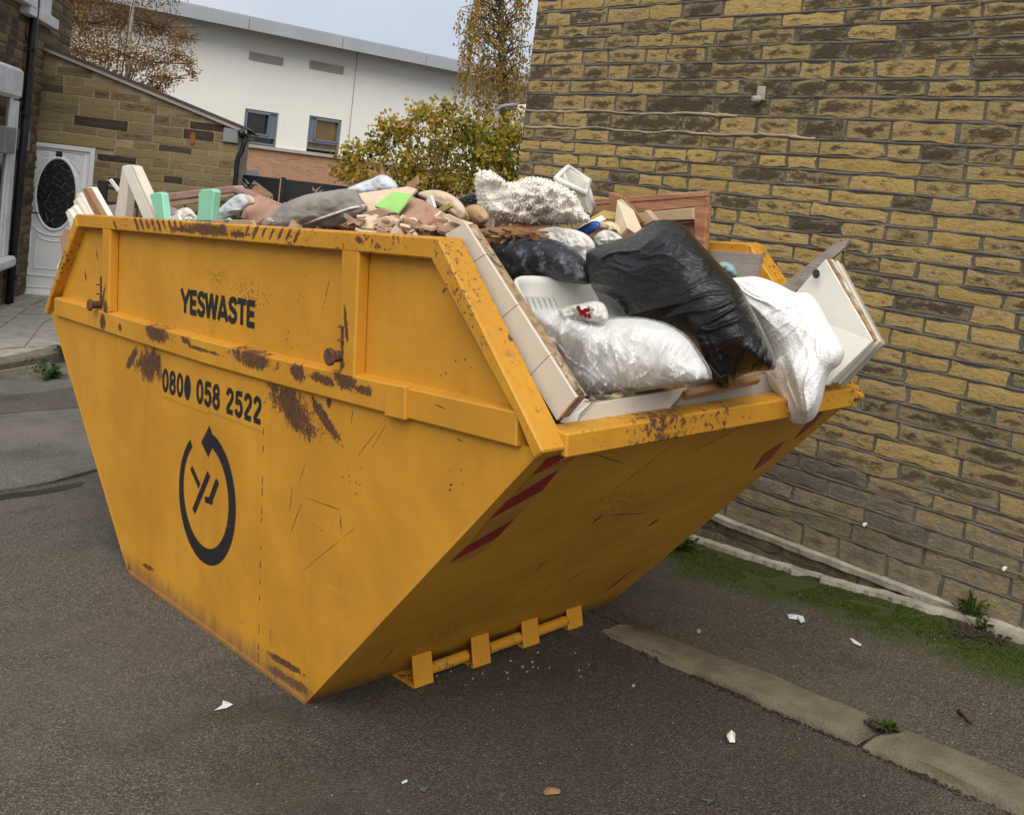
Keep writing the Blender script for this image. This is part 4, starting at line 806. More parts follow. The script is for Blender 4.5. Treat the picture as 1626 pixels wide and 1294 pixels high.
MAT['skip_end'] = skip_paint('skip_paint_end', YZ, end=True, sprays=[(q[0] - WD / 2,) + q[1:] for q in [patch(985, 800, (80, -40), (20, 25), EPL, (1, 2)), patch(700, 1010, (80, -40), (10, 15), EPL, (1, 2))]])
MAT['skip_in'] = simple('rusty_skip_inside', (0.19, 0.085, 0.028), (0.10, 0.045, 0.02), 0.8, 5, 0.4, 30, 0.6, (0.06, 0.035, 0.025))
MAT['rust'] = simple('bare_rust', (0.13, 0.062, 0.03), (0.06, 0.032, 0.02), 0.9, 20, 0.6, 60)
def stencil_mat():
    m = M('worn_black_stencil_paint'); o = m.obj(); n = m.noise(o, 30, 8, 0.7); s = m.noise(m.scale(o, (4, 1, 30), (0, .4, 0)), 3, 4, .6)
    col = m.mix(m.step(n, .66, .72), (0.010, 0.009, 0.009), (0.3, 0.14, 0.016)); col = m.mix(m.math('MULTIPLY', m.step(s, .70, .74), .8), col, (0.36, 0.2, 0.05)); m.set(Base_Color=col, Roughness=.6); return m.m
MAT['stencil'] = stencil_mat()
MAT['redprint'] = simple('red_reflective_stripe', (0.30, 0.012, 0.018), (0.22, 0.01, 0.014), 0.4, 6, 0.0, dirt=.3, dirtc=(.12, .05, .02)); MAT['yelprint'] = simple('yellow_reflective_stripe', (0.42, 0.21, 0.04), (0.36, 0.17, 0.03), 0.4, 6, 0.0, dirt=.35, dirtc=(.2, .09, .02))
skip = empty('waste_skip', to_world((0, WD / 2, 0)), 'large yellow steel waste skip with black stencilled lettering, heaped with rubbish', 'skip')
skip.rotation_euler = Matrix(RG.T.tolist()).to_euler(); YO = WD / 2      # local y runs -YO..YO
def sk(pts): return [(p[0], p[1] - YO, p[2]) for p in pts]
def skpart(name, g, mat, parent=None, bevel=0.0, smooth=False, kind=None):
    g.v = sk(g.v) ; return g.part(name, mat, parent or skip, smooth, plocal=True, bevel=bevel, kind=kind)
xz = lambda pts, y: [(x, y, z) for x, z in pts]
FY = -0.016   # face of rails and band
for far in (0, 1):
    m0 = (lambda y: y) if not far else (lambda y: WD - y)
    def pr(pts, y0, y1): return G().prism(xz(pts, m0(y0)), (0, m0(y1) - m0(y0), 0))
    low = pr([(-SB + .002, 0.004), (SB - .002, 0.004), (SW_ - .034, ZW + .0), (-SW_ + .034, ZW + .0)], .0055, .014); skpart('lower_side_panel', low, MAT['skip_low'] if not far else MAT['skip'])
    up = pr([(-SW_ + .06, ZW), (SW_ - .06, ZW), (ST - .02, ZT_ - .01), (-ST + .02, ZT_ - .01)], .03, .038); skpart('upper_side_panel', up, MAT['skip_up'] if not far else MAT['skip_in'])
    if not far:
        # slightly sagging waist band, thicker at the joint block
        xsb = [-1.79, -1.3, -.7, 0, .6, 1.2, 1.835]; sag = [0, -.006, -.014, -.02, -.016, -.006, .006]
        g = G()
        for i in range(len(xsb) - 1): pass
        V = []; Fb = []
        for x, s in zip(xsb, sag): V += [(x, FY, 1.082 + s), (x, FY, 1.172 + s), (x, .034, 1.178 + s), (x, .034, 1.074 + s)]
        for i in range(len(xsb) - 1):
            for k in range(4): Fb.append((i * 4 + k, (i + 1) * 4 + k, (i + 1) * 4 + (k + 1) % 4, i * 4 + (k + 1) % 4))
        g.add(V, Fb + [(0, 1, 2, 3), tuple(len(V) - 4 + k for k in (3, 2, 1, 0))]); skpart('waist_band', g, MAT['skip_band'], bevel=.004)
        g = pr([(1.255, 1.07), (1.36, 1.074), (1.36, 1.176), (1.255, 1.172)], FY - .012, FY + .01); skpart('band_joint', g, MAT['skip_band'], bevel=.005)
    else: skpart('waist_band', pr([(-1.79, 1.07), (1.9, 1.07), (1.86, 1.17), (-1.76, 1.17)], FY, .034), MAT['skip'])
    skpart('top_rail', pr([(-ST + .0, ZT_ - .062), (ST - .0, ZT_ - .062), (ST, ZT_), (-ST, ZT_)], FY, .075), MAT['skip_rail'] if not far else MAT['skip_worn'], bevel=.005)
    for sg in (-1, 1):
        a = [(sg * (ST + .001), ZT_ - .002), (sg * SW_, ZW + .006), (sg * (SW_ - .035), ZW - .02), (sg * (SW_ - .105), ZW + .075), (sg * (ST - .032), ZT_ - .06)]
        skpart('corner_rail', pr(a, FY - .003, .072), MAT['skip_worn'], bevel=.005)
    for xc in ((-1.07, 1.022) if not far else (-1.07, 1.022)):
        skpart('rib', pr([(xc - .042, 1.13), (xc + .042, 1.13), (xc + .05, ZT_ - .05), (xc - .05, ZT_ - .05)], FY + .0015, .031), MAT['skip_up'] if not far else MAT['skip'], bevel=.006)
for sg in (-1, 1):
    def q(x): return sg * x
    plate = G().prism([(q(SB), .0045, .002), (q(SW_ - .03), .0045, ZW), (q(SW_ - .03), WD - .007, ZW), (q(SB), WD - .007, .002)], (q(-.008), 0, .006)); skpart('end_plate', plate, MAT['skip_end'])
    lip = G().prism([(q(SW_ - .085), .06, ZW - .012), (q(SW_ + .002), .06, ZW - .022), (q(SW_ + .004), .06, ZW + .045), (q(SW_ - .085), .06, ZW + .05)], (0, WD - .12, 0)); skpart('end_rail', lip, MAT['skip_worn'], bevel=.006)
skpart('floor_plate', G().box((-SB + .003, .015, .001), (SB - .003, WD - .015, .012)), MAT['skip_in'])
g = G().prism([(-SB, -.004, .0), (SB, -.004, .0), (SB, -.004, .014), (-SB, -.004, .014)], (0, .03, 0)); skpart('foot_strip', g, MAT['skip_low'])
for x in (-.463, .455):
    g = G(); rr = random.Random(2); z = .02
    while z < 1.06:
        l = rr.uniform(.004, .03); w_ = rr.uniform(.0006, .0016); g.box((x - w_, .0035, z), (x + w_, .007, min(1.07, z + l))); z += l + rr.choice([.002, .01, .04, .09])
    skpart('weld_seam', g, MAT['rust'] if x > 0 else MAT['skip_low'], kind='stuff')
    skpart('seam_bead', G().box((x + .004, .0042, .02), (x + .0075, .007, 1.05)), MAT['skip_low'])
g = G().box((-.46, .0035, .862), (.0, .0062, 1.05)).box((.0, .0035, .872), (.45, .0062, 1.05)); skpart('number_panel', g, MAT['skip_low'])
for x, z in ((-1.165, 1.19), (.978, 1.215)):
    g = G().tube([(x, .03, z), (x, -.045, z)], .019, 12).tube([(x, -.042, z), (x, -.058, z)], .029, 14); lg = skpart('lifting_lug', g, MAT['rust'], smooth=False, bevel=.004)
    g = G(); pts = [(x + .01, -.002 - .012 * (k % 2), z + .03 + .022 * k) for k in range(5)]
    for k, p in enumerate(pts): g.tube([(p[0] + .011 * math.cos(t), p[1] + (.011 * math.sin(t) if k % 2 else 0), p[2] + (0 if k % 2 else .016 * math.sin(t))) for t in np.linspace(0, 6.283, 9)], .0035, 5, False)
    skpart('chain', g, MAT['rust'], smooth=True)
# foot brackets and rollers on the visible end
for (y0, y1, x) in ((.36, .445, .93), (.63, .715, .93), (.90, .985, .91), (1.165, 1.25, .89)):
    g = G().prism([(x, y0, .002), (x + .008, y0, .002), (x - .012, y0, .112), (x - .02, y0, .112)], (0, y1 - y0, 0)); bk = skpart('foot_bracket', g, MAT['skip'], bevel=.002)
    g = G().prism([(SB - .05, y0, .001), (x + .002, y0, .001), (x + .002, y0, .009), (SB - .05, y0, .009)], (0, y1 - y0, 0)); skpart('bracket_base', g, MAT['skip_worn'], bk)
for (y0, y1, x) in ((.45, .628, .9), (.735, .898, .895), (.99, 1.163, .885)): skpart('roller_bar', G().tube([(x, y0, .036), (x - .008, y1, .036)], .021, 12), MAT['skip_worn'], smooth=False)
# red and yellow stripes on the end plate
for nm, mat, pp, lf in (('red_stripe', 'redprint', [(780, 823), (806, 796), (889, 745), (862, 777)], .003), ('red_stripe', 'redprint', [(716, 892), (742, 868), (817, 824), (791, 852)], .003), ('red_stripe', 'redprint', [(846, 754), (868, 730), (905, 719), (884, 735)], .003),
                       ('yellow_stripe', 'yelprint', [(744, 866), (779, 824), (862, 778), (819, 822)], .0018), ('yellow_stripe', 'yelprint', [(808, 794), (845, 755), (925, 720), (890, 744)], .0018), ('yellow_stripe', 'yelprint', [(716, 894), (790, 853), (770, 874), (735, 893)], .0018),
                       ('red_stripe', 'redprint', [(1196, 748), (1214, 722), (1247, 700), (1226, 727)], .003), ('red_stripe', 'redprint', [(1262, 698), (1286, 668), (1318, 642), (1292, 674)], .003)):
    P = [EPL(*p, lf) for p in pp]; g = G().add(P, [tuple(range(len(P)))]); skpart(nm, g, MAT[mat])
# ---- stencilled lettering: strokes drawn in the plane of the side
GL = {'Y': (.92, [[(0, 1), (.46, .42)], [(.92, 1), (.46, .42)], [(.46, .5), (.46, 0)]]),
      'E': (.72, [[(.12, 0), (.12, 1)], [(.1, .91), (.72, .91)], [(.1, .5), (.66, .5)], [(.1, .09), (.72, .09)]]),
      'S': (.8, [[(.72, .74), (.66, .86), (.52, .92), (.36, .92), (.2, .86), (.13, .74), (.2, .61), (.38, .53), (.56, .47), (.69, .37), (.7, .24), (.62, .13), (.46, .08), (.3, .09), (.15, .15), (.09, .28)]]),
      'W': (1.2, [[(.03, 1), (.3, 0)], [(.3, 0), (.6, 1)], [(.6, 1), (.9, 0)], [(.9, 0), (1.17, 1)]]),
      'A': (.95, [[(.06, 0), (.47, 1)], [(.47, 1), (.89, 0)], [(.24, .26), (.7, .26)]]),
      'T': (.8, [[(.4, 0), (.4, 1)], [(0, .91), (.8, .91)]]),
      '0': (.66, [[(.33 + .235 * math.cos(t), .5 + .42 * math.sin(t)) for t in np.linspace(.12, 2 * math.pi + .12, 25)]]),
      '8': (.66, [[(.33 + .21 * math.cos(t), .73 + .19 * math.sin(t)) for t in np.linspace(0, 2 * math.pi, 19)], [(.33 + .24 * math.cos(t), .29 + .22 * math.sin(t)) for t in np.linspace(0, 2 * math.pi, 19)]]),
      '5': (.66, [[(.6, .91), (.16, .91)], [(.17, .97), (.13, .46)], [(.12, .5), (.24, .58), (.38, .59), (.5, .52), (.56, .4), (.56, .26), (.5, .15), (.38, .08), (.26, .08), (.14, .14), (.09, .27)]]),
      '2': (.66, [[(.1, .7), (.13, .83), (.24, .92), (.38, .92), (.51, .85), (.54, .72), (.49, .58), (.36, .43), (.2, .27), (.1, .1)], [(.06, .085), (.6, .085)]])}
def lettering(text, x0, x1, z0, z1, name, y, slope, bold=.19, gap=.09):
    widths = [GL[c][0] if c in GL else (.66 if c == '#' else .36) for c in text]; tot = sum(widths) + gap * (len(text) - 1); sx = (x1 - x0) / tot; h = z1 - z0; x = x0; wd = bold * h
    for c, wdt in zip(text, widths):
        g = G(); zz = z0 + slope * (x - x0)
        if c == '#':
            n = 24; P = [(x + sx * (.33 + .33 * math.cos(t)), y, zz + h * (.5 + .52 * math.sin(t))) for t in np.linspace(0, 2 * math.pi, n, endpoint=False)]; g.add(P, [tuple(range(n))])
        elif c in GL:
            for k, st in enumerate(GL[c][1]): g.ribbon([(x + sx * a, y, zz + h * (.02 + .96 * b)) for a, b in st], wd * (sx / h * .45 + .55) if sx < h else wd, (0, -1, 0), .0003 * k)
        if g.v: skpart(name, g, MAT['stencil'])
        x += sx * (wdt + gap)
lettering('YESWASTE', -.326, .322, 1.231, 1.333, 'letter', .0295, .002, .255, .05)
lettering('080# 058 2522', -.44, .44, .884, .985, 'digit', .003, .012, .215, .09)
# emblem: a ring that opens into an arrow, and the two letters inside
g = G(); c0 = np.array((-.005, .53)); Rr = .232; yy = .004
ang = np.linspace(math.radians(128), math.radians(128 + 306), 60); pts = []; wds = []
for i, a in enumerate(ang):
    k = i / 59; pts.append((c0[0] + Rr * math.cos(a) * .985, yy, c0[1] + Rr * math.sin(a) * 1.02)); wds.append(.034 + .03 * smooth01(k * 2.2) - .008 * smooth01((k - .5) * 2))
g.ribbon(pts, wds, (0, -1, 0)); hd = [SS(*p) for p in ((331, 676), (336, 690), (344, 697), (335, 712), (329, 726), (318, 702))]; hd = [(p[0], yy - .0004, p[2]) for p in hd]; g.add(hd, [tuple(range(len(hd)))])
skpart('arrow_ring', g, MAT['stencil'])
g = G()
for k, (a, b, wd) in enumerate((((302, 742), (315, 772), .026), ((330, 752), (306, 812), .030), ((344, 763), (331, 798), .030), ((336, 796), (324, 793), .024))):
    A, B = SS(*a), SS(*b); g.ribbon([(A[0], yy, A[2]), (B[0], yy, B[2])], wd, (0, -1, 0), .0003 * k)
skpart('emblem_letters', g, MAT['stencil'])

# ================================================================== the load
def resample(P, n):
    """Closed Catmull-Rom through the outline."""
    P = [np.array(p, float) for p in P]; m = len(P); out = []
    for i in range(m):
        p0, p1, p2, p3 = P[i - 1], P[i], P[(i + 1) % m], P[(i + 2) % m]
        for t in np.linspace(0, 1, 10, endpoint=False):
            out.append(.5 * ((2 * p1) + (-p0 + p2) * t + (2 * p0 - 5 * p1 + 4 * p2 - p3) * t * t + (-p0 + 3 * p1 - 3 * p2 + p3) * t ** 3))
    out = np.array(out); d = np.linalg.norm(np.roll(out, -1, 0) - out, axis=1); s = np.concatenate([[0], np.cumsum(d)]); T = np.linspace(0, s[-1], n, endpoint=False); ex = np.vstack([out, out[:1]])
    return np.stack([np.interp(T, s, ex[:, k]) for k in range(out.shape[1])], 1)
def pillow(outline, y, tf, tb, n=72, rings=20, wr=None, power=.5, center=None, ygrad=None, nrm=None, edge=0.0):
    """A soft closed body whose outline lies on the slice y of the skip (ygrad tilts it), swelling tf to the front and tb to the back."""
    o = resample(outline, n); c = np.array(center if center else o.mean(0)); yf = (lambda px, py: y) if ygrad is None else (lambda px, py: y + ygrad[0] * (px - c[0]) / 100 + ygrad[1] * (py - c[1]) / 100)
    C3 = PY(c[0], c[1], y); nv = CAM - C3; nv[2] *= .5; nv /= np.linalg.norm(nv); nv = np.array(nrm) if nrm is not None else nv
    V = []; F = []
    for side, T in ((1, tf), (-1, tb)):
        for r_ in range(rings):
            r = 1 - (r_ / rings) ** 1.25
            if side == -1 and r_ == 0: continue
            for k in range(n):
                p = c + (o[k] - c) * r; h = T * (1 - r ** 2.4) ** power; e = 0.0
                if wr is not None and side == 1: e = wr(p[0], p[1], r, 2 * math.pi * k / n) * min(1, (1 - r) * 5 + edge)
                V.append(PY(p[0], p[1], yf(*p)) + nv * (side * h + e))
        V.append(PY(c[0], c[1], y) + nv * (side * T + (wr(c[0], c[1], 0, 0) if wr is not None and side == 1 else 0)))
    for r_ in range(rings - 1):
        for k in range(n): F.append((r_ * n + k, (r_ + 1) * n + k, (r_ + 1) * n + (k + 1) % n, r_ * n + (k + 1) % n))
    ctr = rings * n
    for k in range(n): F.append(((rings - 1) * n + k, ctr, (rings - 1) * n + (k + 1) % n))
    b = ctr + 1
    for k in range(n): F.append((k, (k + 1) % n, b + (k + 1) % n, b + k))
    for r_ in range(rings - 2):
        for k in range(n): F.append((b + r_ * n + k, b + r_ * n + (k + 1) % n, b + (r_ + 1) * n + (k + 1) % n, b + (r_ + 1) * n + k))
    ctr2 = b + (rings - 1) * n
    for k in range(n): F.append((b + (rings - 2) * n + k, b + (rings - 2) * n + (k + 1) % n, ctr2))
    return V, F
def slab(px, ys, th, away=True, ext=None):
    """A board: pixel corners, each at its own depth across the skip, th thick away from the camera."""
    ys = ys if isinstance(ys, (list, tuple)) else [ys] * len(px); P = [PY(a, b, y) for (a, b), y in zip(px, ys)]
    if ext is None:
        n = np.zeros(3)
        for i in range(len(P)): n += np.cross(P[i] - P[0], P[(i + 1) % len(P)] - P[0])
        n /= np.linalg.norm(n) + 1e-9
        if n @ (CAM - P[0]) > 0: n = -n
        ext = n * th
    return G().prism(P, ext)
def ridged(x, y, s, seed=0.0): return (1 - abs(noise.noise(Vector((x * s, y * s, seed))))) ** 3
def crease(u, v, seed, sharp=3.0): return max(0.0, 1 - abs(noise.noise(Vector((u, v, seed)))) * sharp) ** 1.6
def radial(px, py, cx, cy, k, rs, seed):
    a = math.atan2(py - cy, px - cx); r = math.hypot(px - cx, py - cy); return ridged(a * k, r * rs, 1.0, seed), r
def thing(name, V, F, mat, label, cat, group=None, smooth=True): return top(name, V, F, mat, smooth, label=label, cat=cat, group=group)
# --- materials of the load
MAT['board'] = simple('cream_board', (0.62, 0.57, 0.46), (0.55, 0.5, 0.4), 0.6, 5, .1, 40, .25, (.3, .25, .18)); MAT['whiteboard'] = simple('white_board', (0.72, 0.7, 0.62), (0.66, 0.63, 0.55), .5, 3, .05, 40, .15, (.4, .35, .26))
MAT['chip'] = simple('chipboard', (0.36, 0.25, 0.14), (0.22, 0.14, 0.07), .9, 40, .5, 80); MAT['tile'] = simple('cream_tile', (0.60, 0.55, 0.47), (0.55, 0.5, 0.42), .3, 3, .0, dirt=.12, dirtc=(.35, .3, .22))
MAT['adhesive'] = simple('broken_adhesive', (0.42, 0.33, 0.2), (0.05, 0.042, 0.035), .95, 9, .9, 40); MAT['pinkwood'] = simple('pink_painted_wood', (0.40, 0.235, 0.225), (0.33, 0.18, 0.17), .7, 6, .2, 40, .3, (.3, .22, .16), stretch=(1, 1, 5))
MAT['redwood'] = simple('reddish_pine', (0.43, 0.21, 0.115), (0.27, 0.115, 0.055), .75, 7, .3, 50, .4, (.16, .09, .05), stretch=(.5, 6, 6)); MAT['tanwood'] = simple('tan_pine', (0.46, 0.32, 0.19), (0.38, 0.25, 0.14), .8, 4, .2, 50, .2, (.2, .13, .08), stretch=(.5, 6, 6))
MAT['brownboard'] = simple('brown_hardboard', (0.30, 0.155, 0.075), (0.22, 0.11, 0.05), .8, 4, .1); MAT['mint'] = simple('mint_plastic', (0.27, 0.61, 0.42), (0.23, 0.55, 0.38), .4, 4, .05, 30, .15, (.4, .5, .4)); MAT['green'] = simple('lime_green_board', (0.31, 0.60, 0.16), (0.27, 0.54, 0.14), .7, 5, .1, 40, .2, (.2, .35, .1))
MAT['plaster'] = simple('pink_plaster', (0.40, 0.235, 0.16), (0.33, 0.185, 0.12), .95, 7, .5, 30, .3, (.5, .4, .3)); MAT['cream'] = simple('cream_sheet', (0.62, 0.5, 0.35), (0.56, 0.43, 0.29), .85, 5, .2, 30, .25, (.4, .3, .2))
MAT['cushion'] = simple('grey_brown_velour', (0.30, 0.27, 0.24), (0.22, 0.195, 0.17), .95, 6, .5, 40, .35, (.16, .13, .11)); MAT['lump'] = simple('tan_foam', (0.45, 0.3, 0.16), (0.4, 0.25, 0.12), .8, 4, .3, 30, .2, (.25, .15, .08))
MAT['fluff'] = simple('cream_fleece', (0.80, 0.745, 0.64), (0.86, 0.82, 0.74), 1.0, 5, 0.5, 40, .4, (.5, .34, .2), bd=.02); MAT['cloth'] = simple('stained_white_cloth', (0.58, 0.55, 0.49), (0.66, 0.64, 0.59), .95, 6, .8, 40, .5, (.3, .24, .17)); MAT['palecloth'] = simple('pale_blue_white_cloth', (0.62, 0.64, 0.66), (0.45, 0.49, 0.53), .9, 5, .4, 30)
MAT['whiteplastic'] = simple('off_white_plastic', (0.66, 0.65, 0.6), (0.62, 0.6, 0.55), .35, 4, .05, 30, .25, (.4, .36, .3)); MAT['bluepl'] = simple('blue_plastic', (0.04, 0.09, 0.30), (0.03, 0.07, 0.25), .4, 4, .0); MAT['greyboard'] = simple('grey_melamine', (0.36, 0.33, 0.30), (0.3, 0.28, 0.25), .5, 3, .05, 40, .25, (.2, .17, .14)); MAT['greywood'] = simple('weathered_grey_wood', (0.38, 0.33, 0.29), (0.28, 0.23, 0.2), .9, 5, .3, 40, .4, (.16, .12, .1), stretch=(1, 5, 5))
MAT['teal'] = simple('teal_scrap', (0.25, 0.42, 0.38), None, .6); MAT['yellow'] = simple('dull_yellow_wood', (0.42, 0.33, 0.1), (0.3, 0.22, 0.07), .7, 8, .2)
def bag_mat():
    m = M('black_bin_bag_plastic'); p = m.obj(); n = m.noise(m.scale(p, (3, 3, 9), (.3, .5, .2)), 7, 6, .6, 1.2); m.set(Base_Color=m.mix(n, (0.006, 0.006, 0.007), (0.012, 0.012, 0.013)), Roughness=m.math('ADD', .14, m.math('MULTIPLY', n, .18))); m.b.inputs['Specular IOR Level'].default_value = .55; m.bump(m.math('ADD', n, m.math('MULTIPLY', m.noise(m.scale(p, (2, 2, 14), (.2, .9, .3)), 9, 5, .6, .8), .8)), .38, .02); return m.m
MAT['bag'] = bag_mat()
def dusty_mat():
    m = M('dusty_navy_rubber'); p = m.obj(); n = m.noise(m.scale(p, (1, 1, 1)), 17, 8, .7); s = m.noise(m.scale(p, (14, 14, 1.6), (.2, .3, 0)), 3, 4, .6)
    col = m.mix(m.math('MULTIPLY', m.step(n, .5, .66), .6), (0.017, 0.019, 0.026), (0.22, 0.22, 0.24)); col = m.mix(m.math('MULTIPLY', m.step(s, .64, .70), .75), col, (0.42, 0.42, 0.42)); m.set(Base_Color=col, Roughness=.5); m.bump(n, .2, .01); return m.m
MAT['dusty'] = dusty_mat()
def clear_mat():
    m = M('clear_crinkled_polythene'); p = m.obj(); n = m.noise(m.scale(p, (1, 1, .45), (.1, .4, 0)), 30, 7, .65, 1.8); m.set(Base_Color=(.9, .91, .92), Roughness=.12); m.b.inputs['Specular IOR Level'].default_value = .8; m.bump(n, .45, .02)
    tr = m.nd('ShaderNodeBsdfTransparent'); ms = m.nd('ShaderNodeMixShader'); sk_ = m.noise(m.scale(p, (1, 1, .3), (.2, .5, 0)), 38, 6, .7, 1.0); s2_ = m.math('ABSOLUTE', m.math('SUBTRACT', m.noise(m.scale(p, (1, 1, .35), (.1, -.5, .3)), 17, 4, .6, 2.0), .5)); m.put(ms.inputs[0], m.math('ADD', .14, m.math('ADD', m.math('MULTIPLY', m.step(sk_, .52, .66), .4), m.math('MULTIPLY', m.math('SUBTRACT', 1.0, m.step(s2_, .0, .035)), .45)), clamp=True)); m.n.links.new(tr.outputs[0], ms.inputs[1]); m.n.links.new(m.b.outputs[0], ms.inputs[2]); m.n.links.new(ms.outputs[0], m.out.inputs[0]); return m.m
MAT['clear'] = clear_mat()
def sack_mat():
    m = M('white_dimpled_sack'); p = m.obj(); v = m.vor(p, 110); n = m.noise(m.scale(p, (6, 6, 1)), 8, 5); m.set(Base_Color=m.mix(n, (.88, .87, .84), (.92, .91, .89)), Roughness=.5); m.b.inputs['Subsurface Weight'].default_value = 0.0; m.bump(m.math('ADD', v, m.math('MULTIPLY', n, .7)), .35, .005)
    tr = m.nd('ShaderNodeBsdfTranslucent'); m.put(tr.inputs['Color'], (.85, .84, .8)); ms = m.nd('ShaderNodeMixShader'); ms.inputs[0].default_value = .12; m.n.links.new(m.b.outputs[0], ms.inputs[1]); m.n.links.new(tr.outputs[0], ms.inputs[2]); m.n.links.new(ms.outputs[0], m.out.inputs[0]); return m.m
MAT['sack'] = sack_mat()
MAT['rubble'] = simple('mixed_rubble', (0.13, 0.10, 0.075), (0.055, 0.045, 0.035), .95, 12, 1.0, 40, .5, (.3, .25, .2))
# --- heap filling the skip
def heap_z(x, y):
    top_ = 1.50 + .06 * fbm((x, y, 0), 2.0); top_ += .16 * math.exp(-((x + .2) / .8) ** 2 - ((y - .9) / .5) ** 2)
    if x > .55: top_ -= .78 * smooth01((x - .55) / .85)
    if x < -1.1: top_ -= .18 * smooth01((-x - 1.1) / .6)
    return top_ - .08 * max(0, 1 - y / .25)
V = []; F = []; gx = np.linspace(-1.83, 1.83, 61); gy = np.linspace(.045, WD - .045, 26)
for y in gy:
    for x in gx:
        zl_ = 1.614 if abs(x) < 1.48 else 1.614 - (abs(x) - 1.48) / (.457) * .52
        z = heap_z(x, y) + .03 * fbm((x, y, 2), 9, 4); z = min(z, zl_ + .12); xm = SB + z / ZW * (SW_ - .03 - SB) - .05; xx = max(-xm, min(xm, x)); V.append(to_world((xx, y, z)))
for j in range(len(gy) - 1):
    for i in range(60): F.append((j * 61 + i, j * 61 + i + 1, (j + 1) * 61 + i + 1, (j + 1) * 61 + i))
o = link('rubble_heap', newmesh('rubble_heap', V, F, MAT['rubble'])); tag(o, 'brown rubble and dust filling the skip beneath the larger rubbish', kind='stuff')
for nm, k, mat, lab in (('plaster_fragments', 170, 'plaster', 'broken pink plaster chips scattered over the rubble in the skip'), ('board_fragments', 150, 'board', 'broken cream board and wood chips scattered over the rubble in the skip'), ('dark_fragments', 120, 'brownboard', 'brown splinters scattered over the rubble in the skip')):
    g = G(); rr = random.Random(len(nm))
    for _ in range(k):
        x, y = rr.uniform(-1.3, .6), rr.uniform(.2, 1.35); c = np.array(to_world((x, y, heap_z(x, y) + .015))); a = np.array([rr.gauss(0, 1), rr.gauss(0, 1), rr.gauss(0, .35)]); a /= np.linalg.norm(a); b = np.cross(a, [rr.gauss(0, .4), rr.gauss(0, .4), 1]); b /= np.linalg.norm(b); l, w_ = rr.uniform(.03, .11), rr.uniform(.015, .05)
        g.prism([c - a * l - b * w_, c + a * l * .8 - b * w_ * .9, c + a * l + b * w_ * .7, c - a * l * .7 + b * w_], np.cross(a, b) * .012)
    o = link(nm, newmesh(nm, g.v, g.f, MAT[mat])); tag(o, lab, kind='stuff')
# ---- right-hand end
# tiled boards stripped from a wall
def tiled(name, px_rows, ys, seams, label, thick, flip=False):
    """px_rows: four corners a (start/outer), b (start/inner), c (end/inner), d (end/outer); tiles run from a-b to d-c."""
    a, b, c, d = [np.array(p, float) for p in px_rows]; P3 = [PY(*p, y) for p, y in zip((a, b, c, d), ys)]; n = np.cross(P3[1] - P3[0], P3[3] - P3[0]); n /= np.linalg.norm(n)
    if n @ (CAM - P3[0]) > 0: n = -n
    t = empty(name, min(P3, key=lambda p: p[2]), label, 'tiled board')
    at = lambda s, k: (P3[0] * (1 - s) + P3[3] * s) * (1 - k) + (P3[1] * (1 - s) + P3[2] * s) * k
    for s0, s1 in zip(seams[:-1], seams[1:]):
        e = .0012; G().prism([at(s0 + e, 0), at(s1 - e, 0), at(s1 - e, 1), at(s0 + e, 1)], n * .009).part('tile', MAT['tile'], t, bevel=.001)
    g = G().prism([p + n * .0085 for p in (at(.006, .03), at(.994, .03), at(.994, .97), at(.006, .97))], n * thick); g.part('backing_board', MAT['chip'], t)
    g = G(); rr = random.Random(4)
    for s0, s1 in ((.0, .24), (.78, .99)):
        for k in range(9):
            s = rr.uniform(s0, s1); p = at(s, .97) + n * rr.uniform(.012, thick); q = at(min(.99, s + .05), .99) + n * rr.uniform(.012, thick); g.tube([p, q], [.008, .005], 5)
    g.part('adhesive', MAT['adhesive'], t, kind='stuff'); return t
tiled('tiled_board', [(706, 372), (738, 354), (915, 631), (884, 668)], [.085, .085, .085, .085], [0, .2, .5, .78, 1.0], 'long strip of cream wall tiles on board leaning along the sloping near rail', .035)
P = [(902, 673), (950, 636), (1092, 617), (1058, 648)]
def xslab(px, x, th, dz=None):
    Q = [PX(a, b, x) for a, b in px]; return Q, RG.T @ np.array([-1.0, 0, 0])
Q, n = xslab([(915, 672), (948, 640), (1092, 616), (1060, 652)], 1.865, .03)
t = empty('tiled_board', min(Q, key=lambda p: p[2]), 'short cream tiled board lying flat against the low end rail below the clear plastic bundle', 'tiled board')
mid = [(Q[0] + Q[3]) / 2, (Q[1] + Q[2]) / 2]
G().prism([Q[0], mid[0], mid[1], Q[1]], n * .009).part('tile', MAT['tile'], t, bevel=.001); G().prism([mid[0] + (Q[3] - Q[0]) * .006, Q[3], Q[2], mid[1] + (Q[3] - Q[0]) * .006], n * .009).part('tile', MAT['tile'], t, bevel=.001)
G().prism([q + n * .0095 for q in Q], n * .035).part('backing_board', MAT['chip'], t)
e = [PX(897, 672, 1.85), PX(934, 634, 1.82), PX(948, 640, 1.865), PX(915, 672, 1.865)]; G().prism(e, n * .02).part('end_tile', MAT['tile'], t)
g = G(); rr = random.Random(9)
for k in range(14): p = Q[1] * (1 - k / 30) + Q[2] * k / 30 + n * rr.uniform(.01, .035) + np.array([0, 0, .002]); g.tube([p, p + np.array([rr.uniform(-.02, .02), rr.uniform(.01, .03), .004])], [.009, .006], 5)
g.part('adhesive', MAT['adhesive'], t, kind='stuff')
Q, n = xslab([(1068, 650), (1098, 616), (1252, 588), (1246, 628)], 1.855, .03)
t = empty('chipboard_strip', min(Q, key=lambda p: p[2]), 'grey faced chipboard strip with raw brown edge lying inside the end rail', 'board'); G().prism(Q, n * .006).part('melamine_face', MAT['greyboard'], t); G().prism([q + n * .0065 + np.array([0, 0, .006]) for q in Q], n * .03).part('chipboard_core', MAT['chip'], t)
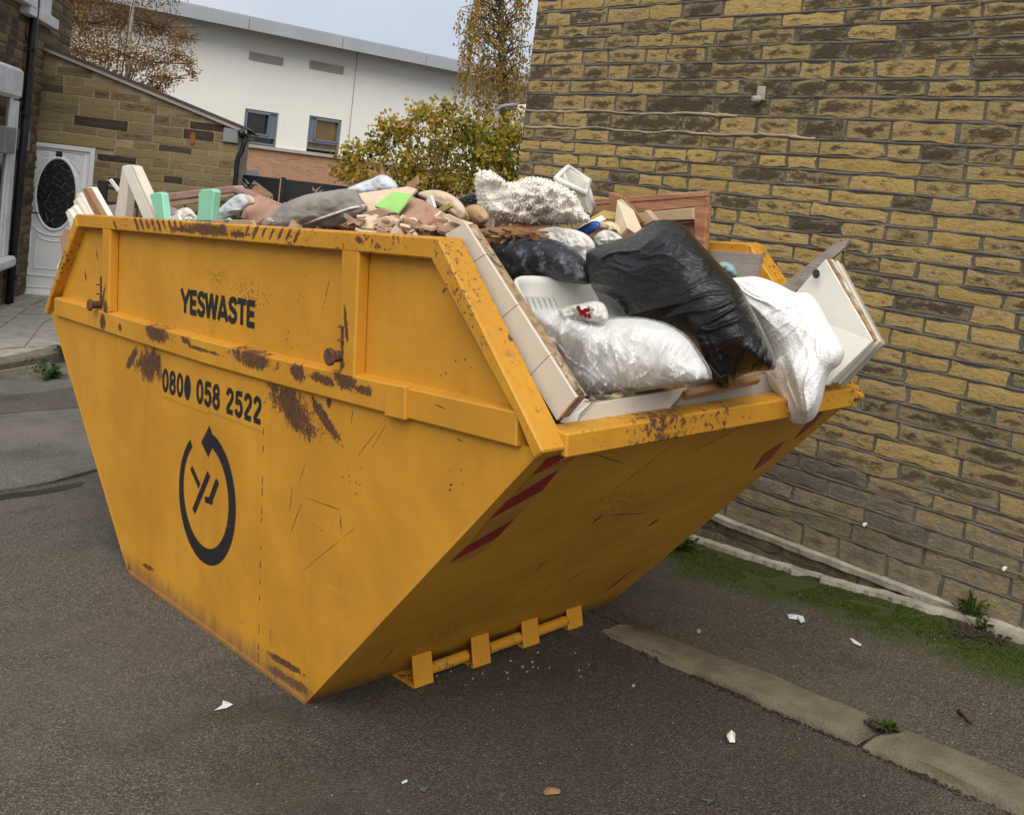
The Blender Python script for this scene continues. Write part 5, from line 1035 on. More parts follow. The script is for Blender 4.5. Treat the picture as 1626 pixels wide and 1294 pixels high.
g = slab([(1085, 620), (1200, 596), (1208, 602), (1092, 628)], [.55, .95, .95, .55], .02); g.top('chipboard_offcut', MAT['brownboard'], label='brown chipboard offcut lying under the black bin bag along the end rail', cat='board')
# white ribbed tray
def tray():
    cs = [PY(811, 439, .62), PY(985, 449, 1.0), PY(1010, 520, .72), PY(866, 545, .36)]; cx_ = sum(cs) / 4; n = np.cross(cs[1] - cs[0], cs[3] - cs[0]); n /= np.linalg.norm(n)
    if n @ (CAM - cs[0]) > 0: n = -n
    t = empty('plastic_tray', cx_ + n * .12, 'white ribbed plastic tray tipped behind the clear plastic bundle', 'tray')
    u = lambda a, b: (cs[0] * (1 - a) + cs[1] * a) * (1 - b) + (cs[3] * (1 - a) + cs[2] * a) * b
    N = 32
    def ring(sc, dep):
        R_ = []
        for k in range(N):
            th = 2 * math.pi * k / N; c, s = math.cos(th), math.sin(th); e = .28; a = .5 + .5 * sc * math.copysign(abs(c) ** e, c); b = .5 + .5 * sc * math.copysign(abs(s) ** e, s); R_.append(u(a, b) + n * dep)
        return R_
    rg = [ring(1.02, .03), ring(1.03, 0), ring(1.0, -.008), ring(.955, -.004), ring(.93, .015), ring(.86, .10), ring(.8, .11)]
    V = [p for r in rg for p in r]; F = []
    for i in range(len(rg) - 1):
        for k in range(N): F.append((i * N + k, i * N + (k + 1) % N, (i + 1) * N + (k + 1) % N, (i + 1) * N + k))
    F.append(tuple((len(rg) - 1) * N + k for k in range(N))); part('basin', V, F, MAT['whiteplastic'], t, True)
    for k in range(6):
        a = .1 + k * .052; G().tube([u(a, .12) + n * .055, u(a, .9) + n * .075], .011, 7).part('rib', MAT['whiteplastic'], t, True)
tray()
# dusty dark rubber sheet
def wr_d(px, py, r, t): return .016 * fbm((px * .02, py * .02, 3), 1.0, 4) + .02 * ridged(px + py, py - px * .3, .012, 2)
thing('rubber_sheet', *pillow([(768, 388), (800, 380), (840, 376), (872, 379), (905, 392), (928, 412), (940, 438), (935, 452), (880, 446), (826, 448), (800, 438), (782, 412)], .82, .16, .05, wr=wr_d), MAT['dusty'], 'dusty dark blue rubber sack behind the white tray', 'sack')
thing('stained_cloth', *pillow([(838, 372), (868, 361), (900, 362), (930, 372), (945, 390), (940, 412), (926, 424), (912, 405), (890, 390), (862, 380)], .9, .05, .03, wr=lambda a, b, r, t: .025 * fbm((a * .03, b * .03, 1), 1, 4)), MAT['cloth'], 'stained off-white cloth draped over the dusty rubber sack', 'cloth')
# clear polythene bundle: white stuffing inside a crinkled clear bag
oc = [(838, 494), (862, 489), (888, 489), (905, 494), (945, 506), (985, 503), (1020, 504), (1060, 514), (1092, 534), (1112, 560), (1130, 592), (1118, 604), (1080, 610), (1040, 615), (1000, 622), (965, 630), (935, 634), (912, 626), (895, 596), (875, 560), (852, 525)]
cb = empty('plastic_bundle', PY(1000, 600, .45), 'bundle of crumpled clear polythene stuffed with white padding at the near end', 'plastic bundle')
def wr_c(px, py, r, t):
    q = ridged(px * 1.0 + 40 * noise.noise(Vector((px * .01, py * .01, 0))), py * .22, .035, 3); return .012 * q + .016 * fbm((px * .02, py * .018, 8), 1.0, 2)
inner = [(np.array(p) - (1000, 560)) * .95 + (1000, 560) for p in oc]
V, F = pillow([tuple(p) for p in inner], .5, .2, .1, n=90, rings=24, wr=wr_c); part('padding', V, F, MAT['cloth' if 0 else 'palecloth'] if 0 else simple('white_padding', (.66, .64, .58), (.76, .75, .72), .9, 8, .25, 30, .3, (.5, .45, .37)), cb, True)
def wr_p(px, py, r, t):
    wx = px + 22 * noise.noise(Vector((px * .015, py * .015, 3))); wy = py + 18 * noise.noise(Vector((px * .02, py * .02, 9)))
    h = .03 * crease(wx * .032, wy * .008, 7, 2.2) + .016 * crease(wx * .075 + wy * .02, wy * .02, 11) + .014 * crease((wx + wy) * .04, (wx - wy) * .012, 15) + .012 * crease((wx - wy) * .05, (wx + wy) * .012, 19)
    return h + .018 * fbm((px * .016, py * .016, 2), 1.0, 2)
V, F = pillow(oc, .48, .225, .12, n=260, rings=76, wr=wr_p); part('clear_bag', V, F, MAT['clear'], cb, True)
bgp = empty('carrier_bag', PY(930, 500, .5), 'small white carrier bag scrap with red print tucked above the clear plastic', 'carrier bag')
V, F = pillow([(886, 494), (905, 486), (925, 482), (945, 478), (960, 484), (966, 506), (945, 512), (915, 508), (895, 504)], .42, .06, .03, n=48, rings=14, wr=lambda a, b, r, t: .03 * fbm((a * .05, b * .05, 0), 1, 4)); part('bag_film', V, F, MAT['whiteplastic'], bgp, True)
g = G()
for k, pl in enumerate([[(918, 492), (926, 496), (932, 503)], [(921, 500), (929, 493), (937, 492)], [(934, 499), (938, 505)], [(916, 488), (922, 490)]]): g.ribbon([PY(*p, .36) for p in pl], .012, -RG[1], .0005 * k)
g.part('red_print', MAT['redprint'], bgp)
# the big black bin bag
ob = [(931, 402), (942, 394), (968, 384), (1000, 374), (1030, 357), (1046, 350), (1068, 350), (1088, 360), (1110, 384), (1132, 408), (1150, 428), (1172, 452), (1188, 478), (1205, 510), (1220, 540), (1230, 566), (1231, 584), (1215, 588), (1196, 590), (1178, 596), (1166, 604), (1158, 615), (1146, 612), (1134, 604), (1130, 590), (1124, 570), (1108, 542), (1082, 524), (1040, 510), (1000, 504), (966, 496), (948, 470), (934, 440)]
def wr_b(px, py, r, t):
    wx = px + 14 * noise.noise(Vector((px * .02, py * .02, 3))); wy = py + 14 * noise.noise(Vector((px * .02, py * .02, 9)))
    def rad(cx, cy, k, rs, sd): return crease(math.atan2(wy - cy, wx - cx) * k, math.hypot(wx - cx, wy - cy) * rs, sd), math.hypot(px - cx, py - cy)
    a, ra = rad(905, 430, 5.0, .006, 1); b_, rb = rad(1172, 660, 6.0, .005, 5); c_, rc = rad(1120, 320, 5.0, .007, 9)
    h = .045 * fbm((px * .009, py * .009, 5), 1, 2)
    h += .022 * a * smooth01(1.15 - ra / 190) + .028 * b_ * smooth01(1.2 - rb / 150) + .014 * c_ * smooth01(1.1 - rc / 130)
    m1 = smooth01(1.2 - abs(py - 500 - .15 * (1060 - px)) / 60); h += .018 * crease((wy + .22 * wx) * .042, wx * .006, 21) * m1
    m2 = smooth01(1.2 - math.hypot((px - 1040) / 90, (py - 405) / 45)); h += .018 * crease((wy - .45 * wx) * .03, wx * .01, 31, 2.5) * m2 + .008 * crease((wy + .2 * wx) * .07, wx * .02, 35) * m2
    h += .006 * crease((wy + .5 * wx) * .06, (wx - wy) * .012, 41) * (.4 + noise.noise(Vector((px * .01, py * .01, 50))))
    return h
V, F = pillow(ob, .78, .26, .16, n=300, rings=96, wr=wr_b, power=.55, center=(1085, 470), edge=.12); thing('bin_bag', V, F, MAT['bag'], 'large full black bin bag slumped over the low end of the skip', 'bin bag')
# white dimpled sack hanging over the rim
osk = [(1158, 446), (1180, 440), (1205, 440), (1238, 452), (1262, 464), (1285, 466), (1302, 486), (1318, 515), (1336, 545), (1341, 560), (1334, 578), (1318, 592), (1310, 615), (1304, 640), (1294, 662), (1276, 673), (1256, 670), (1243, 655), (1236, 636), (1226, 622), (1206, 608), (1198, 598), (1225, 590), (1224, 560), (1205, 515), (1180, 475)]
def wr_s(px, py, r, t):
    wx = px + 12 * noise.noise(Vector((px * .02, py * .02, 3))); wy = py + 12 * noise.noise(Vector((px * .02, py * .02, 9)))
    def rad(cx, cy, k, rs, sd): return crease(math.atan2(wy - cy, wx - cx) * k, math.hypot(wx - cx, wy - cy) * rs, sd, 3.6), math.hypot(px - cx, py - cy)
    a, ra = rad(1150, 440, 5.5, .004, 2); b_, rb = rad(1282, 720, 5.0, .004, 6); c_, rc = rad(1300, 470, 4.5, .006, 12)
    h = .03 * fbm((px * .008, py * .008, 7), 1, 2) + .016 * a * smooth01(1.2 - ra / 170) + .02 * b_ * smooth01(1.25 - rb / 170) + .011 * c_ * smooth01(1.2 - rc / 110)
    e = 1240 + (py - 560) * .25; h += .05 * smooth01((px - e) / 18) * smooth01((py - 540) / 60) - .04 * smooth01((px - e - 42) / 18) * smooth01((py - 540) / 60)
    return h + .004 * crease((wx + .3 * wy) * .05, wy * .01, 41)
V, F = pillow(osk, 1.12, .12, .07, n=240, rings=76, wr=wr_s, power=.55, center=(1262, 545)); thing('white_sack', V, F, MAT['sack'], 'white dimpled plastic sack draped over the far end of the rim', 'sack')
# stack of white cabinet boards
def hole_board():
    t = empty('cabinet_board', PY(1320, 600, 1.33), 'white cabinet board with a round hole, front of the leaning stack', 'board'); g = slab([(1311, 411), (1386, 541), (1312, 612), (1243, 487)], [1.30, 1.27, 1.22, 1.28], .02); g.part('panel', MAT['whiteboard'], t, bevel=.002)
    c = PY(1296, 435, 1.268); n = CAM - c; n /= np.linalg.norm(n); G().prism([c + RC[0] * .013 * math.cos(a) + RC[1] * .016 * math.sin(a) for a in np.linspace(0, 6.283, 13)[:-1]], n * .012).part('hinge_hole', MAT['blackplastic'], t)
    g = G(); A, B = PY(1312, 412, 1.305), PY(1386, 541, 1.275)
    rr = random.Random(3); g.tube([A * (1 - s) + B * s + RC[0] * (.008 + rr.uniform(-.004, .006)) for s in np.linspace(0, 1, 16)], [.008] * 16, 5); g.part('swollen_edge', MAT['chip'], t, True)
hole_board()
for dx, dy, mat, yy_, lab in ((9, 3, 'whiteboard', 1.345, 'thin white board second in the leaning stack beside the white sack'), (17, 5, 'board', 1.385, 'cream board third in the leaning stack, its pale edge showing'), (23, 9, 'greyboard', 1.43, 'grey backed board rearmost of the leaning stack by the wall')):
    slab([(1311 + dx, 408 + dy), (1384 + dx - 4, 540 + dy - 3), (1314 + dx, 606 + dy - 1), (1243 + dx, 484 + dy)], [yy_, yy_ - .03, yy_ - .08, yy_ - .02], .016).top('cabinet_board', MAT[mat], bevel=.002, label=lab, cat='board', group='white boards stacked at the far end')
g = slab([(1236, 458), (1326, 386), (1349, 381), (1340, 394), (1262, 463)], 1.44, .016); g.top('wooden_batten', MAT['greywood'], label='long grey batten poking up behind the white boards', cat='batten')
g = slab([(1128, 397), (1209, 404), (1200, 446), (1130, 440)], 1.43, .02); g.top('grey_plank', MAT['greywood'], label='weathered grey plank against the far inside of the skip behind the black bag', cat='plank')
V, F = pillow([(1140, 420), (1152, 416), (1166, 424), (1170, 440), (1150, 440)], 1.2, .05, .03, n=30, rings=8, wr=lambda a, b, r, t: .02 * fbm((a * .08, b * .08, 0), 1)); thing('teal_scrap', V, F, MAT['teal'], 'scrap of teal packaging beside the grey plank', 'packaging')
# ---- middle: fleece, tub, pallet
of = [(754, 292), (757, 276), (768, 271), (784, 275), (793, 288), (812, 291), (840, 283), (862, 284), (886, 292), (905, 303), (918, 318), (928, 336), (938, 350), (918, 354), (880, 357), (840, 357), (806, 354), (780, 346), (762, 330), (757, 312)]
def wr_f(px, py, r, t): return .06 * fbm((px * .018, py * .018, 2), 1, 3) + .03 * crease(px * .03 + py * .012, py * .02 - px * .008, 3, 2.0) + .02 * crease(py * .045, px * .02, 8, 2.4) + .012 * ridged(px, py, .11, 7) - .02
fl = empty('fleece_rug', PY(845, 355, .95), 'cream shaggy fleece rug heaped on top of the rubbish', 'rug')
V, F = pillow(of, .98, .2, .12, n=120, rings=30, wr=wr_f, edge=.2); part('rug_body', V, F, MAT['fluff'], fl, True)
g = G(); rr = random.Random(6); step = 2
for i in range(0, len(V), step):
    p = np.array(V[i]); d = np.array([rr.gauss(0, 1), rr.gauss(0, 1), rr.gauss(-.4, .7)]); d /= np.linalg.norm(d); l = rr.uniform(.003, .008); q = p + d * l * .6 + np.array([0, 0, .004]); g.tube([p, q, q + d * l * .4 + np.array([rr.gauss(0, .006), rr.gauss(0, .006), -.008])], [.0035, .003, .001], 3, False)
g.part('tufts', MAT['fluff'], fl, True, kind='stuff')
def tub():
    t = empty('plastic_tub', PY(915, 310, 1.1), 'white plastic tub lying on its side behind the fleece rug', 'tub'); A = [PY(884, 284, 1.02), PY(902, 266, 1.15), PY(936, 288, 1.25), PY(928, 306, 1.1)]; ext_ = PY(918, 330, 1.15) - PY(905, 292, 1.1)
    c = sum(A) / 4; W_ = [p + (c - p) * .16 for p in A]; B = [p + ext_ + (c - p) * .12 for p in A]; Bi = [p + ext_ * .92 + (c - p) * .25 for p in A]
    V = A + W_ + B + Bi; F = []
    for k in range(4):
        j = (k + 1) % 4; F += [(k, j, 4 + j, 4 + k), (k, 8 + k, 8 + j, j), (4 + k, 4 + j, 12 + j, 12 + k)]
    F += [(8, 9, 10, 11), (15, 14, 13, 12)]; o = part('tub_wall', V, F, MAT['whiteplastic'], t); bm = bmesh.new(); bm.from_mesh(o.data); bmesh.ops.recalc_face_normals(bm, faces=bm.faces); bm.to_mesh(o.data); bm.free(); bev(o.data, .01)
    G().tube([p + (c - p) * -.04 for p in A + A[:1]], .012, 6).part('rim', MAT['whiteplastic'], t, True)
    for k in (0, 2): m_ = (A[k] + A[(k + 1) % 4]) / 2; G().tube([m_, m_ + ext_ * .95], .012, 6).part('ridge', MAT['whiteplastic'], t, True)
tub()
pal = empty('timber_crate', PY(1050, 385, 1.3), 'broken reddish pine crate side standing up against the far rail', 'crate')
for nm, px, y, mat, th in (('plank', [(930, 318), (1125, 303), (1124, 312), (930, 327)], 1.36, 'redwood', .02), ('plank', [(930, 328), (1124, 313), (1124, 327), (930, 346)], 1.365, 'redwood', .018), ('plank', [(930, 347), (1124, 328), (1122, 350), (930, 366)], 1.37, 'redwood', .018), ('plank', [(930, 367), (1122, 351), (1118, 400), (930, 404)], 1.375, 'redwood', .018),
                         ('corner_post', [(1101, 329), (1123, 327), (1117, 402), (1104, 400)], 1.34, 'redwood', .03), ('rail', [(1006, 339), (1101, 330), (1102, 349), (1030, 352)], 1.335, 'tanwood', .03), ('corner_post', [(966, 305), (986, 312), (984, 344), (967, 342)], 1.3, 'brownboard', .03)):
    slab(px, y, th).part(nm, MAT[mat], pal, bevel=.003)
slab([(980, 318), (988, 316), (1006, 334), (1018, 362), (1010, 372), (996, 362), (985, 374), (976, 356)], [1.15, 1.15, 1.15, 1.1, 1.05, 1.05, 1.05, 1.1], .016).top('chipboard_shard', MAT['cream'], label='jagged pale chipboard shard standing in front of the pine crate', cat='board')
slab([(984, 318), (990, 314), (1022, 352), (1014, 356)], 1.16, .012).top('bark_strip', MAT['brownboard'], label='dark splintered strip along the edge of the chipboard shard', cat='wood scrap')
slab([(1012, 345), (1026, 333), (1040, 350), (1022, 360)], 1.2, .03).top('wood_block', MAT['tanwood'], bevel=.003, label='tan wood block in front of the pine crate rail', cat='wood block')
slab([(938, 346), (958, 334), (982, 338), (976, 348), (952, 346), (942, 352)], [1.1, 1.15, 1.2, 1.15, 1.1, 1.08], .02).top('yellow_offcut', MAT['yellow'], label='dull yellow painted offcut between the fleece rug and the chipboard shard', cat='wood scrap')
V, F = pillow([(912, 369), (925, 359), (943, 351), (953, 354), (951, 363), (936, 372), (924, 380)], 1.0, .035, .03, n=40, rings=10); thing('blue_lid', V, F, MAT['bluepl'], 'small blue plastic lid among white scraps behind the black bag', 'lid')
slab([(908, 366), (955, 342), (962, 348), (915, 372)], [1.02, 1.1, 1.1, 1.02], .01).top('white_sheet', MAT['whiteboard'], label='narrow white sheet above the blue lid', cat='sheet')
V, F = pillow([(942, 378), (958, 366), (978, 370), (992, 384), (975, 392), (950, 396)], 1.0, .05, .03, n=40, rings=10, wr=lambda a, b, r, t: .03 * fbm((a * .06, b * .06, 2), 1, 4)); thing('paper_wad', V, F, MAT['cloth'], 'crumpled white paper wad right of the blue lid', 'paper')
V, F = pillow([(950, 356), (970, 352), (985, 362), (985, 376), (960, 372)], 1.08, .04, .03, n=40, rings=10, wr=lambda a, b, r, t: .03 * fbm((a * .06, b * .06, 7), 1, 4)); thing('paper_wad', V, F, MAT['cream'], 'crumpled beige paper below the chipboard shard', 'paper')
V, F = pillow([(735, 312), (755, 306), (762, 316), (750, 326), (730, 328), (722, 320)], 1.1, .05, .04, n=40, rings=10, wr=lambda a, b, r, t: .02 * fbm((a * .06, b * .06, 7), 1, 4)); thing('dark_bag', V, F, MAT['bag'], 'bit of dark plastic bag showing left of the fleece rug', 'bag')
for i, (px, lab) in enumerate((([(740, 366), (800, 360), (868, 352), (872, 358), (800, 372), (750, 374)], 'uppermost of the torn brown hardboard layers below the fleece rug'), ([(752, 374), (830, 366), (872, 362), (850, 376), (790, 382)], 'torn brown hardboard layer in the middle of the pile below the fleece rug'), ([(766, 382), (830, 372), (862, 372), (820, 384), (785, 390)], 'lowest torn brown hardboard layer just above the dusty rubber sack'))):
    slab(px, [.78 - i * .02, .85 - i * .02, .95, .92, .8, .75][:len(px)], .02, ext=(0, 0, -.018)).top('hardboard_sheet', MAT['brownboard'], label=lab, cat='board', group='torn hardboard layers')
for px, lab in (([(722, 338), (734, 330), (746, 338), (747, 352), (734, 357), (722, 352)], 'rounded tan foam lump beside the cream sheet'), ([(738, 334), (752, 325), (768, 330), (777, 346), (768, 357), (750, 355)], 'larger tan foam lump touching the fleece rug')):
    V, F = pillow(px, .72, .05, .04, n=40, rings=12, wr=lambda a, b, r, t: .008 * fbm((a * .04, b * .04, 0), 1)); thing('foam_lump', V, F, MAT['lump'], lab, 'foam', 'tan foam lumps')
# ---- middle left: cushion, boards, cloths
oc = [(404, 360), (414, 347), (438, 333), (458, 320), (488, 309), (520, 304), (548, 300), (566, 304), (575, 318), (584, 331), (572, 344), (548, 354), (520, 362), (470, 366), (430, 366)]
def wr_k(px, py, r, t): return .03 * fbm((px * .014, py * .02, 2), 1, 4) + .03 * ridged(px + py * .6, py * .3, .016, 5) - .012
cu = empty('cushion', PY(490, 355, .35), 'grey brown velour cushion lying on the near edge of the load', 'cushion'); V, F = pillow(oc, .38, .15, .12, n=90, rings=22, wr=wr_k); part('cover', V, F, MAT['cushion'], cu, True)
nv = CAM - PY(520, 340, .38); nv /= np.linalg.norm(nv); G().tube([PY(px, py, .38) + nv * h for px, py, h in ((468, 360, .10), (500, 350, .14), (530, 340, .148), (556, 331, .12), (580, 327, .04))], .005, 6).part('piping', MAT['cloth'], cu, True)
V, F = pillow([(548, 303), (566, 293), (590, 284), (604, 278), (618, 281), (632, 296), (624, 306), (600, 310), (570, 310)], .85, .08, .05, n=60, rings=14, wr=lambda a, b, r, t: .03 * ridged(a, b, .03, 4) + .02 * fbm((a * .04, b * .04, 0), 1)); thing('pale_cloth', V, F, MAT['palecloth'], 'crumpled pale blue and white cloth behind the cushion', 'cloth')
def sheet(name, px, ys, mat, lab, cat, th=.012): return slab(px, ys, th).top(name, MAT[mat], bevel=.002, label=lab, cat=cat)
sheet('cream_sheet', [(553, 309), (600, 303), (648, 296), (662, 300), (640, 322), (606, 330), (577, 338)], [.45, .5, .6, .6, .5, .42, .38], 'cream', 'flat cream sheet with ragged edge on top of the cushion', 'sheet')
sheet('pink_shard', [(636, 304), (648, 290), (662, 279), (663, 292), (654, 306), (646, 310)], .7, 'plaster', 'upright pointed pink plaster shard behind the green board', 'plaster')
sheet('green_board', [(594, 327), (624, 304), (654, 308), (630, 338)], [.36, .42, .42, .34], 'green', 'bright lime green board scrap lying on the cream sheet', 'board')
sheet('plasterboard', [(625, 340), (654, 312), (672, 318), (718, 345), (694, 356), (660, 362)], [.38, .46, .48, .42, .36, .34], 'plaster', 'pinkish brown plasterboard piece right of the green board', 'plasterboard')
V, F = pillow([(664, 310), (676, 303), (700, 303), (724, 314), (740, 334), (734, 352), (716, 340), (694, 326)], .66, .06, .04, n=60, rings=14, wr=lambda a, b, r, t: .015 * fbm((a * .03, b * .03, 0), 1, 3)); thing('curved_cardboard', V, F, MAT['cream'], 'curved cream cardboard arching behind the pinkish plasterboard', 'cardboard')
sheet('white_scrap', [(676, 318), (684, 310), (690, 330), (680, 332)], .5, 'whiteboard', 'small white scrap on the curved cardboard', 'scrap'); sheet('cream_strip', [(678, 356), (708, 340), (716, 346), (692, 360)], .3, 'cream', 'cream strip lying across the lower edge of the plasterboard', 'strip'); sheet('olive_curl', [(694, 332), (714, 322), (718, 328), (702, 338)], .5, 'yellow', 'olive curled scrap above the cream strip', 'scrap')
for i, (px, mat, lab) in enumerate((([(588, 350), (612, 343), (634, 350), (620, 362), (596, 364)], 'cream', 'pale broken plaster flake nearest the cushion corner'), ([(606, 356), (622, 346), (640, 344), (652, 352), (640, 366), (612, 366)], 'yellow', 'yellowish broken plaster flake below the green board'), ([(630, 352), (652, 345), (662, 356), (648, 370)], 'board', 'cream broken flake between the yellowish flake and the plasterboard'), ([(575, 338), (604, 330), (624, 338), (600, 348), (570, 352)], 'plaster', 'flat pink plaster flake under the lime green board'), ([(548, 352), (572, 346), (590, 356), (570, 366)], 'greywood', 'grey broken flake against the near rail by the cushion'), ([(664, 364), (700, 356), (724, 360), (730, 374), (690, 376), (660, 374)], 'plaster', 'crumbled pink plaster slab at the near rail corner'), ([(700, 352), (726, 356), (738, 368), (722, 374)], 'chip', 'brown broken flake at the top of the tiled strip'))):
    slab(px, [.16 + .03 * i % .1] * len(px), .02).top('plaster_flake', MAT[mat], bevel=.003, label=lab, cat='plaster', group='broken flakes along the near rail')
for i, (px, py, yv, r, mat, lab) in enumerate(((655, 372, .1, 9, 'cream', 'small crumpled beige paper at the near rail under the plasterboard'), (742, 362, .5, 8, 'cloth', 'small crumpled whitish paper beside the larger tan foam lump'), (428, 352, .15, 7, 'cream', 'small beige paper ball by the cushion corner on the near rail'), (596, 346, .2, 7, 'cloth', 'small white paper ball between plaster flakes'), (300, 350, .1, 7, 'cloth', 'small white paper ball between the mint uprights at the rail'))):
    ol = [(px + r * (1 + .25 * math.sin(3 * t + i)) * math.cos(t), py + r * .75 * (1 + .2 * math.cos(4 * t)) * math.sin(t)) for t in np.linspace(0, 6.283, 10)[:-1]]
    V, F = pillow(ol, yv, .035, .02, n=30, rings=9, wr=lambda a, b, r_, t: .03 * fbm((a * .09, b * .09, 3), 1, 4)); thing('paper_ball', V, F, MAT[mat], lab, 'paper')
rr = random.Random(31)
for mat, nm, lab, n in (('plaster', 'plaster_crumbs', 'pink plaster crumbs along the near rail below the plasterboard', 60), ('cream', 'board_crumbs', 'cream crumbs along the near rail below the plasterboard', 50), ('brownboard', 'bark_splinters', 'brown splinters between the foam lumps and the rubber sack', 34)):
    g = G()
    for _ in range(n):
        if nm == 'bark_splinters': c = PY(rr.uniform(738, 850), rr.uniform(366, 384), rr.uniform(.74, .8))
        else: c = PY(rr.uniform(560, 735), rr.uniform(346, 372), rr.uniform(.1, .3))
        a = np.array([rr.gauss(0, 1), rr.gauss(0, 1), rr.gauss(0, .12 if nm == 'bark_splinters' else .5)]); a /= np.linalg.norm(a); b = np.cross(a, [rr.gauss(0, .5), rr.gauss(0, .5), 1]); b /= np.linalg.norm(b); l, w_ = (rr.uniform(.03, .09), rr.uniform(.003, .009)) if nm == 'bark_splinters' else (rr.uniform(.012, .045), rr.uniform(.01, .03)); P = [c - a * l - b * w_, c + a * l * .8 - b * w_ * .9, c + a * l + b * w_ * .7, c - a * l * .7 + b * w_]
        g.prism(P, np.cross(a, b) * .01)
    tag(link(nm, newmesh(nm, g.v, g.f, MAT[mat])), lab, kind='stuff')
# ---- left: frames, posts, boards
pf = empty('painted_frame', PY(375, 320, .62), 'pink painted door frame timbers joined at a raised corner', 'door frame')
slab([(226, 312), (372, 295), (377, 305), (232, 323)], [.7, .62, .62, .7], .05).part('frame_rail', MAT['pinkwood'], pf, bevel=.004); slab([(369, 297), (378, 296), (452, 327), (438, 334), (372, 306)], [.6, .6, .5, .5, .6], .05).part('frame_post', MAT['pinkwood'], pf, bevel=.004); slab([(255, 324), (370, 306), (371, 311), (262, 330)], [.68, .63, .63, .68], .03).part('bare_edge', MAT['tanwood'], pf)
slab([(222, 318), (232, 312), (296, 338), (288, 348), (262, 338)], [.5, .52, .45, .42, .46], .04).top('pink_batten', MAT['pinkwood'], bevel=.004, label='short pink painted batten sloping between the mint posts', cat='batten')
slab([(386, 316), (412, 310), (446, 328), (420, 346), (398, 360), (387, 358)], [.42, .44, .4, .34, .3, .32], .014).top('terracotta_board', MAT['plaster'], bevel=.002, label='flat terracotta board left of the cushion', cat='board')
def wr_m(px, py, r, t): return 0
for px, yv, lab in (([(237, 310), (240, 307), (254, 305), (257, 308), (262, 350), (247, 350), (243, 330)], .14, 'shorter mint green plastic upright next to the white timber frame'), ([(315, 305), (319, 301), (336, 300), (340, 304), (337, 330), (335, 352), (306, 352), (311, 346), (314, 335)], .16, 'taller mint green plastic upright with flared foot on the near rail')):
    slab(px, yv, .035).top('plastic_upright', MAT['mint'], bevel=.005, label=lab, cat='plastic post', group='mint green plastic uprights')
wf = empty('timber_trestle', PY(210, 345, .2), 'white painted timber A shape frame standing at the left end of the load', 'timber frame')
slab([(194, 264), (203, 262), (204, 285), (197, 350), (181, 350)], .2, .045).part('upright', MAT['board'], wf, bevel=.003); slab([(194, 264), (206, 262), (246, 350), (228, 350), (203, 290)], .16, .03).part('brace', MAT['whiteboard'], wf, bevel=.003); slab([(206, 262), (211, 264), (250, 350), (246, 350)], .16, .045).part('brace_edge', MAT['board'], wf)
sheet('grey_sheet', [(162, 328), (190, 324), (192, 352), (165, 352)], .5, 'greyboard', 'pale grey sheet lying behind the timber A shape frame', 'sheet')
slab([(172, 286), (176, 284), (190, 303), (186, 305)], .5, .008).top('white_lath', MAT['whiteboard'], label='thin white lath poking up left of the timber frame', cat='lath')
for i, (px, yv, mat, lab) in enumerate((([(137, 299), (146, 297), (176, 350), (158, 350)], .3, 'whiteboard', 'white board with rough top, right end of the fanned boards'), ([(130, 300), (137, 299), (166, 350), (152, 350)], .27, 'brownboard', 'brown board among the fanned white boards at the left end'), ([(121, 309), (127, 306), (152, 350), (140, 350)], .26, 'whiteboard', 'white skirting board left of the brown board'), ([(116, 320), (121, 314), (142, 350), (128, 350)], .24, 'board', 'cream board third from the left end of the fan'), ([(110, 332), (117, 326), (134, 352), (124, 358)], .22, 'whiteboard', 'thin white board second from the left end of the fan'), ([(104, 337), (108, 332), (128, 362), (116, 372)], .2, 'whiteboard', 'white moulding at the far left end of the fan'))):
    slab(px, yv, .03).top('fanned_board', MAT[mat], bevel=.002, label=lab, cat='board', group='boards fanned over the left end')
slab([(95, 378), (103, 361), (112, 366), (104, 400), (98, 412)], .12, .03).top('pink_offcut', MAT['plaster'], bevel=.003, label='pinkish offcut hanging over the left end rail', cat='offcut'); slab([(90, 424), (96, 412), (101, 414), (96, 434)], .2, .03).top('white_offcut', MAT['whiteboard'], label='small white offcut below the pinkish one on the left end rail', cat='offcut')
V, F = pillow([(336, 344), (348, 332), (366, 316), (382, 308), (396, 312), (402, 320), (388, 332), (370, 344), (350, 352)], .3, .05, .03, n=60, rings=14, wr=lambda a, b, r, t: .025 * ridged(a + b, a - b, .03, 2) + .015 * fbm((a * .05, b * .05, 0), 1)); thing('rolled_paper', V, F, MAT['palecloth'], 'roll of white lining paper between mint upright and terracotta board', 'paper roll')
V, F = pillow([(384, 318), (390, 310), (402, 314), (404, 324), (392, 326)], .29, .03, .02, n=30, rings=8); thing('paper_end', V, F, MAT['cream'], 'torn beige end of the paper beside the terracotta board', 'paper')
V, F = pillow([(272, 344), (282, 334), (298, 330), (310, 340), (314, 354), (280, 356)], .22, .05, .03, n=40, rings=10, wr=lambda a, b, r, t: .03 * fbm((a * .06, b * .06, 0), 1, 4)); thing('crumpled_cloth', V, F, MAT['cloth'], 'crumpled whitish cloth between the two mint uprights', 'cloth')
sheet('white_card', [(264, 346), (282, 340), (288, 354), (268, 356)], .14, 'whiteboard', 'white card against the near rail by the shorter mint upright', 'card'); sheet('mint_scrap', [(352, 351), (362, 346), (366, 350), (360, 356)], .12, 'mint', 'tiny mint plastic scrap on the near rail', 'scrap'); sheet('tan_slat', [(335, 348), (400, 350), (404, 358), (338, 356)], .12, 'tanwood', 'tan slat along the near rail below the terracotta board', 'slat')

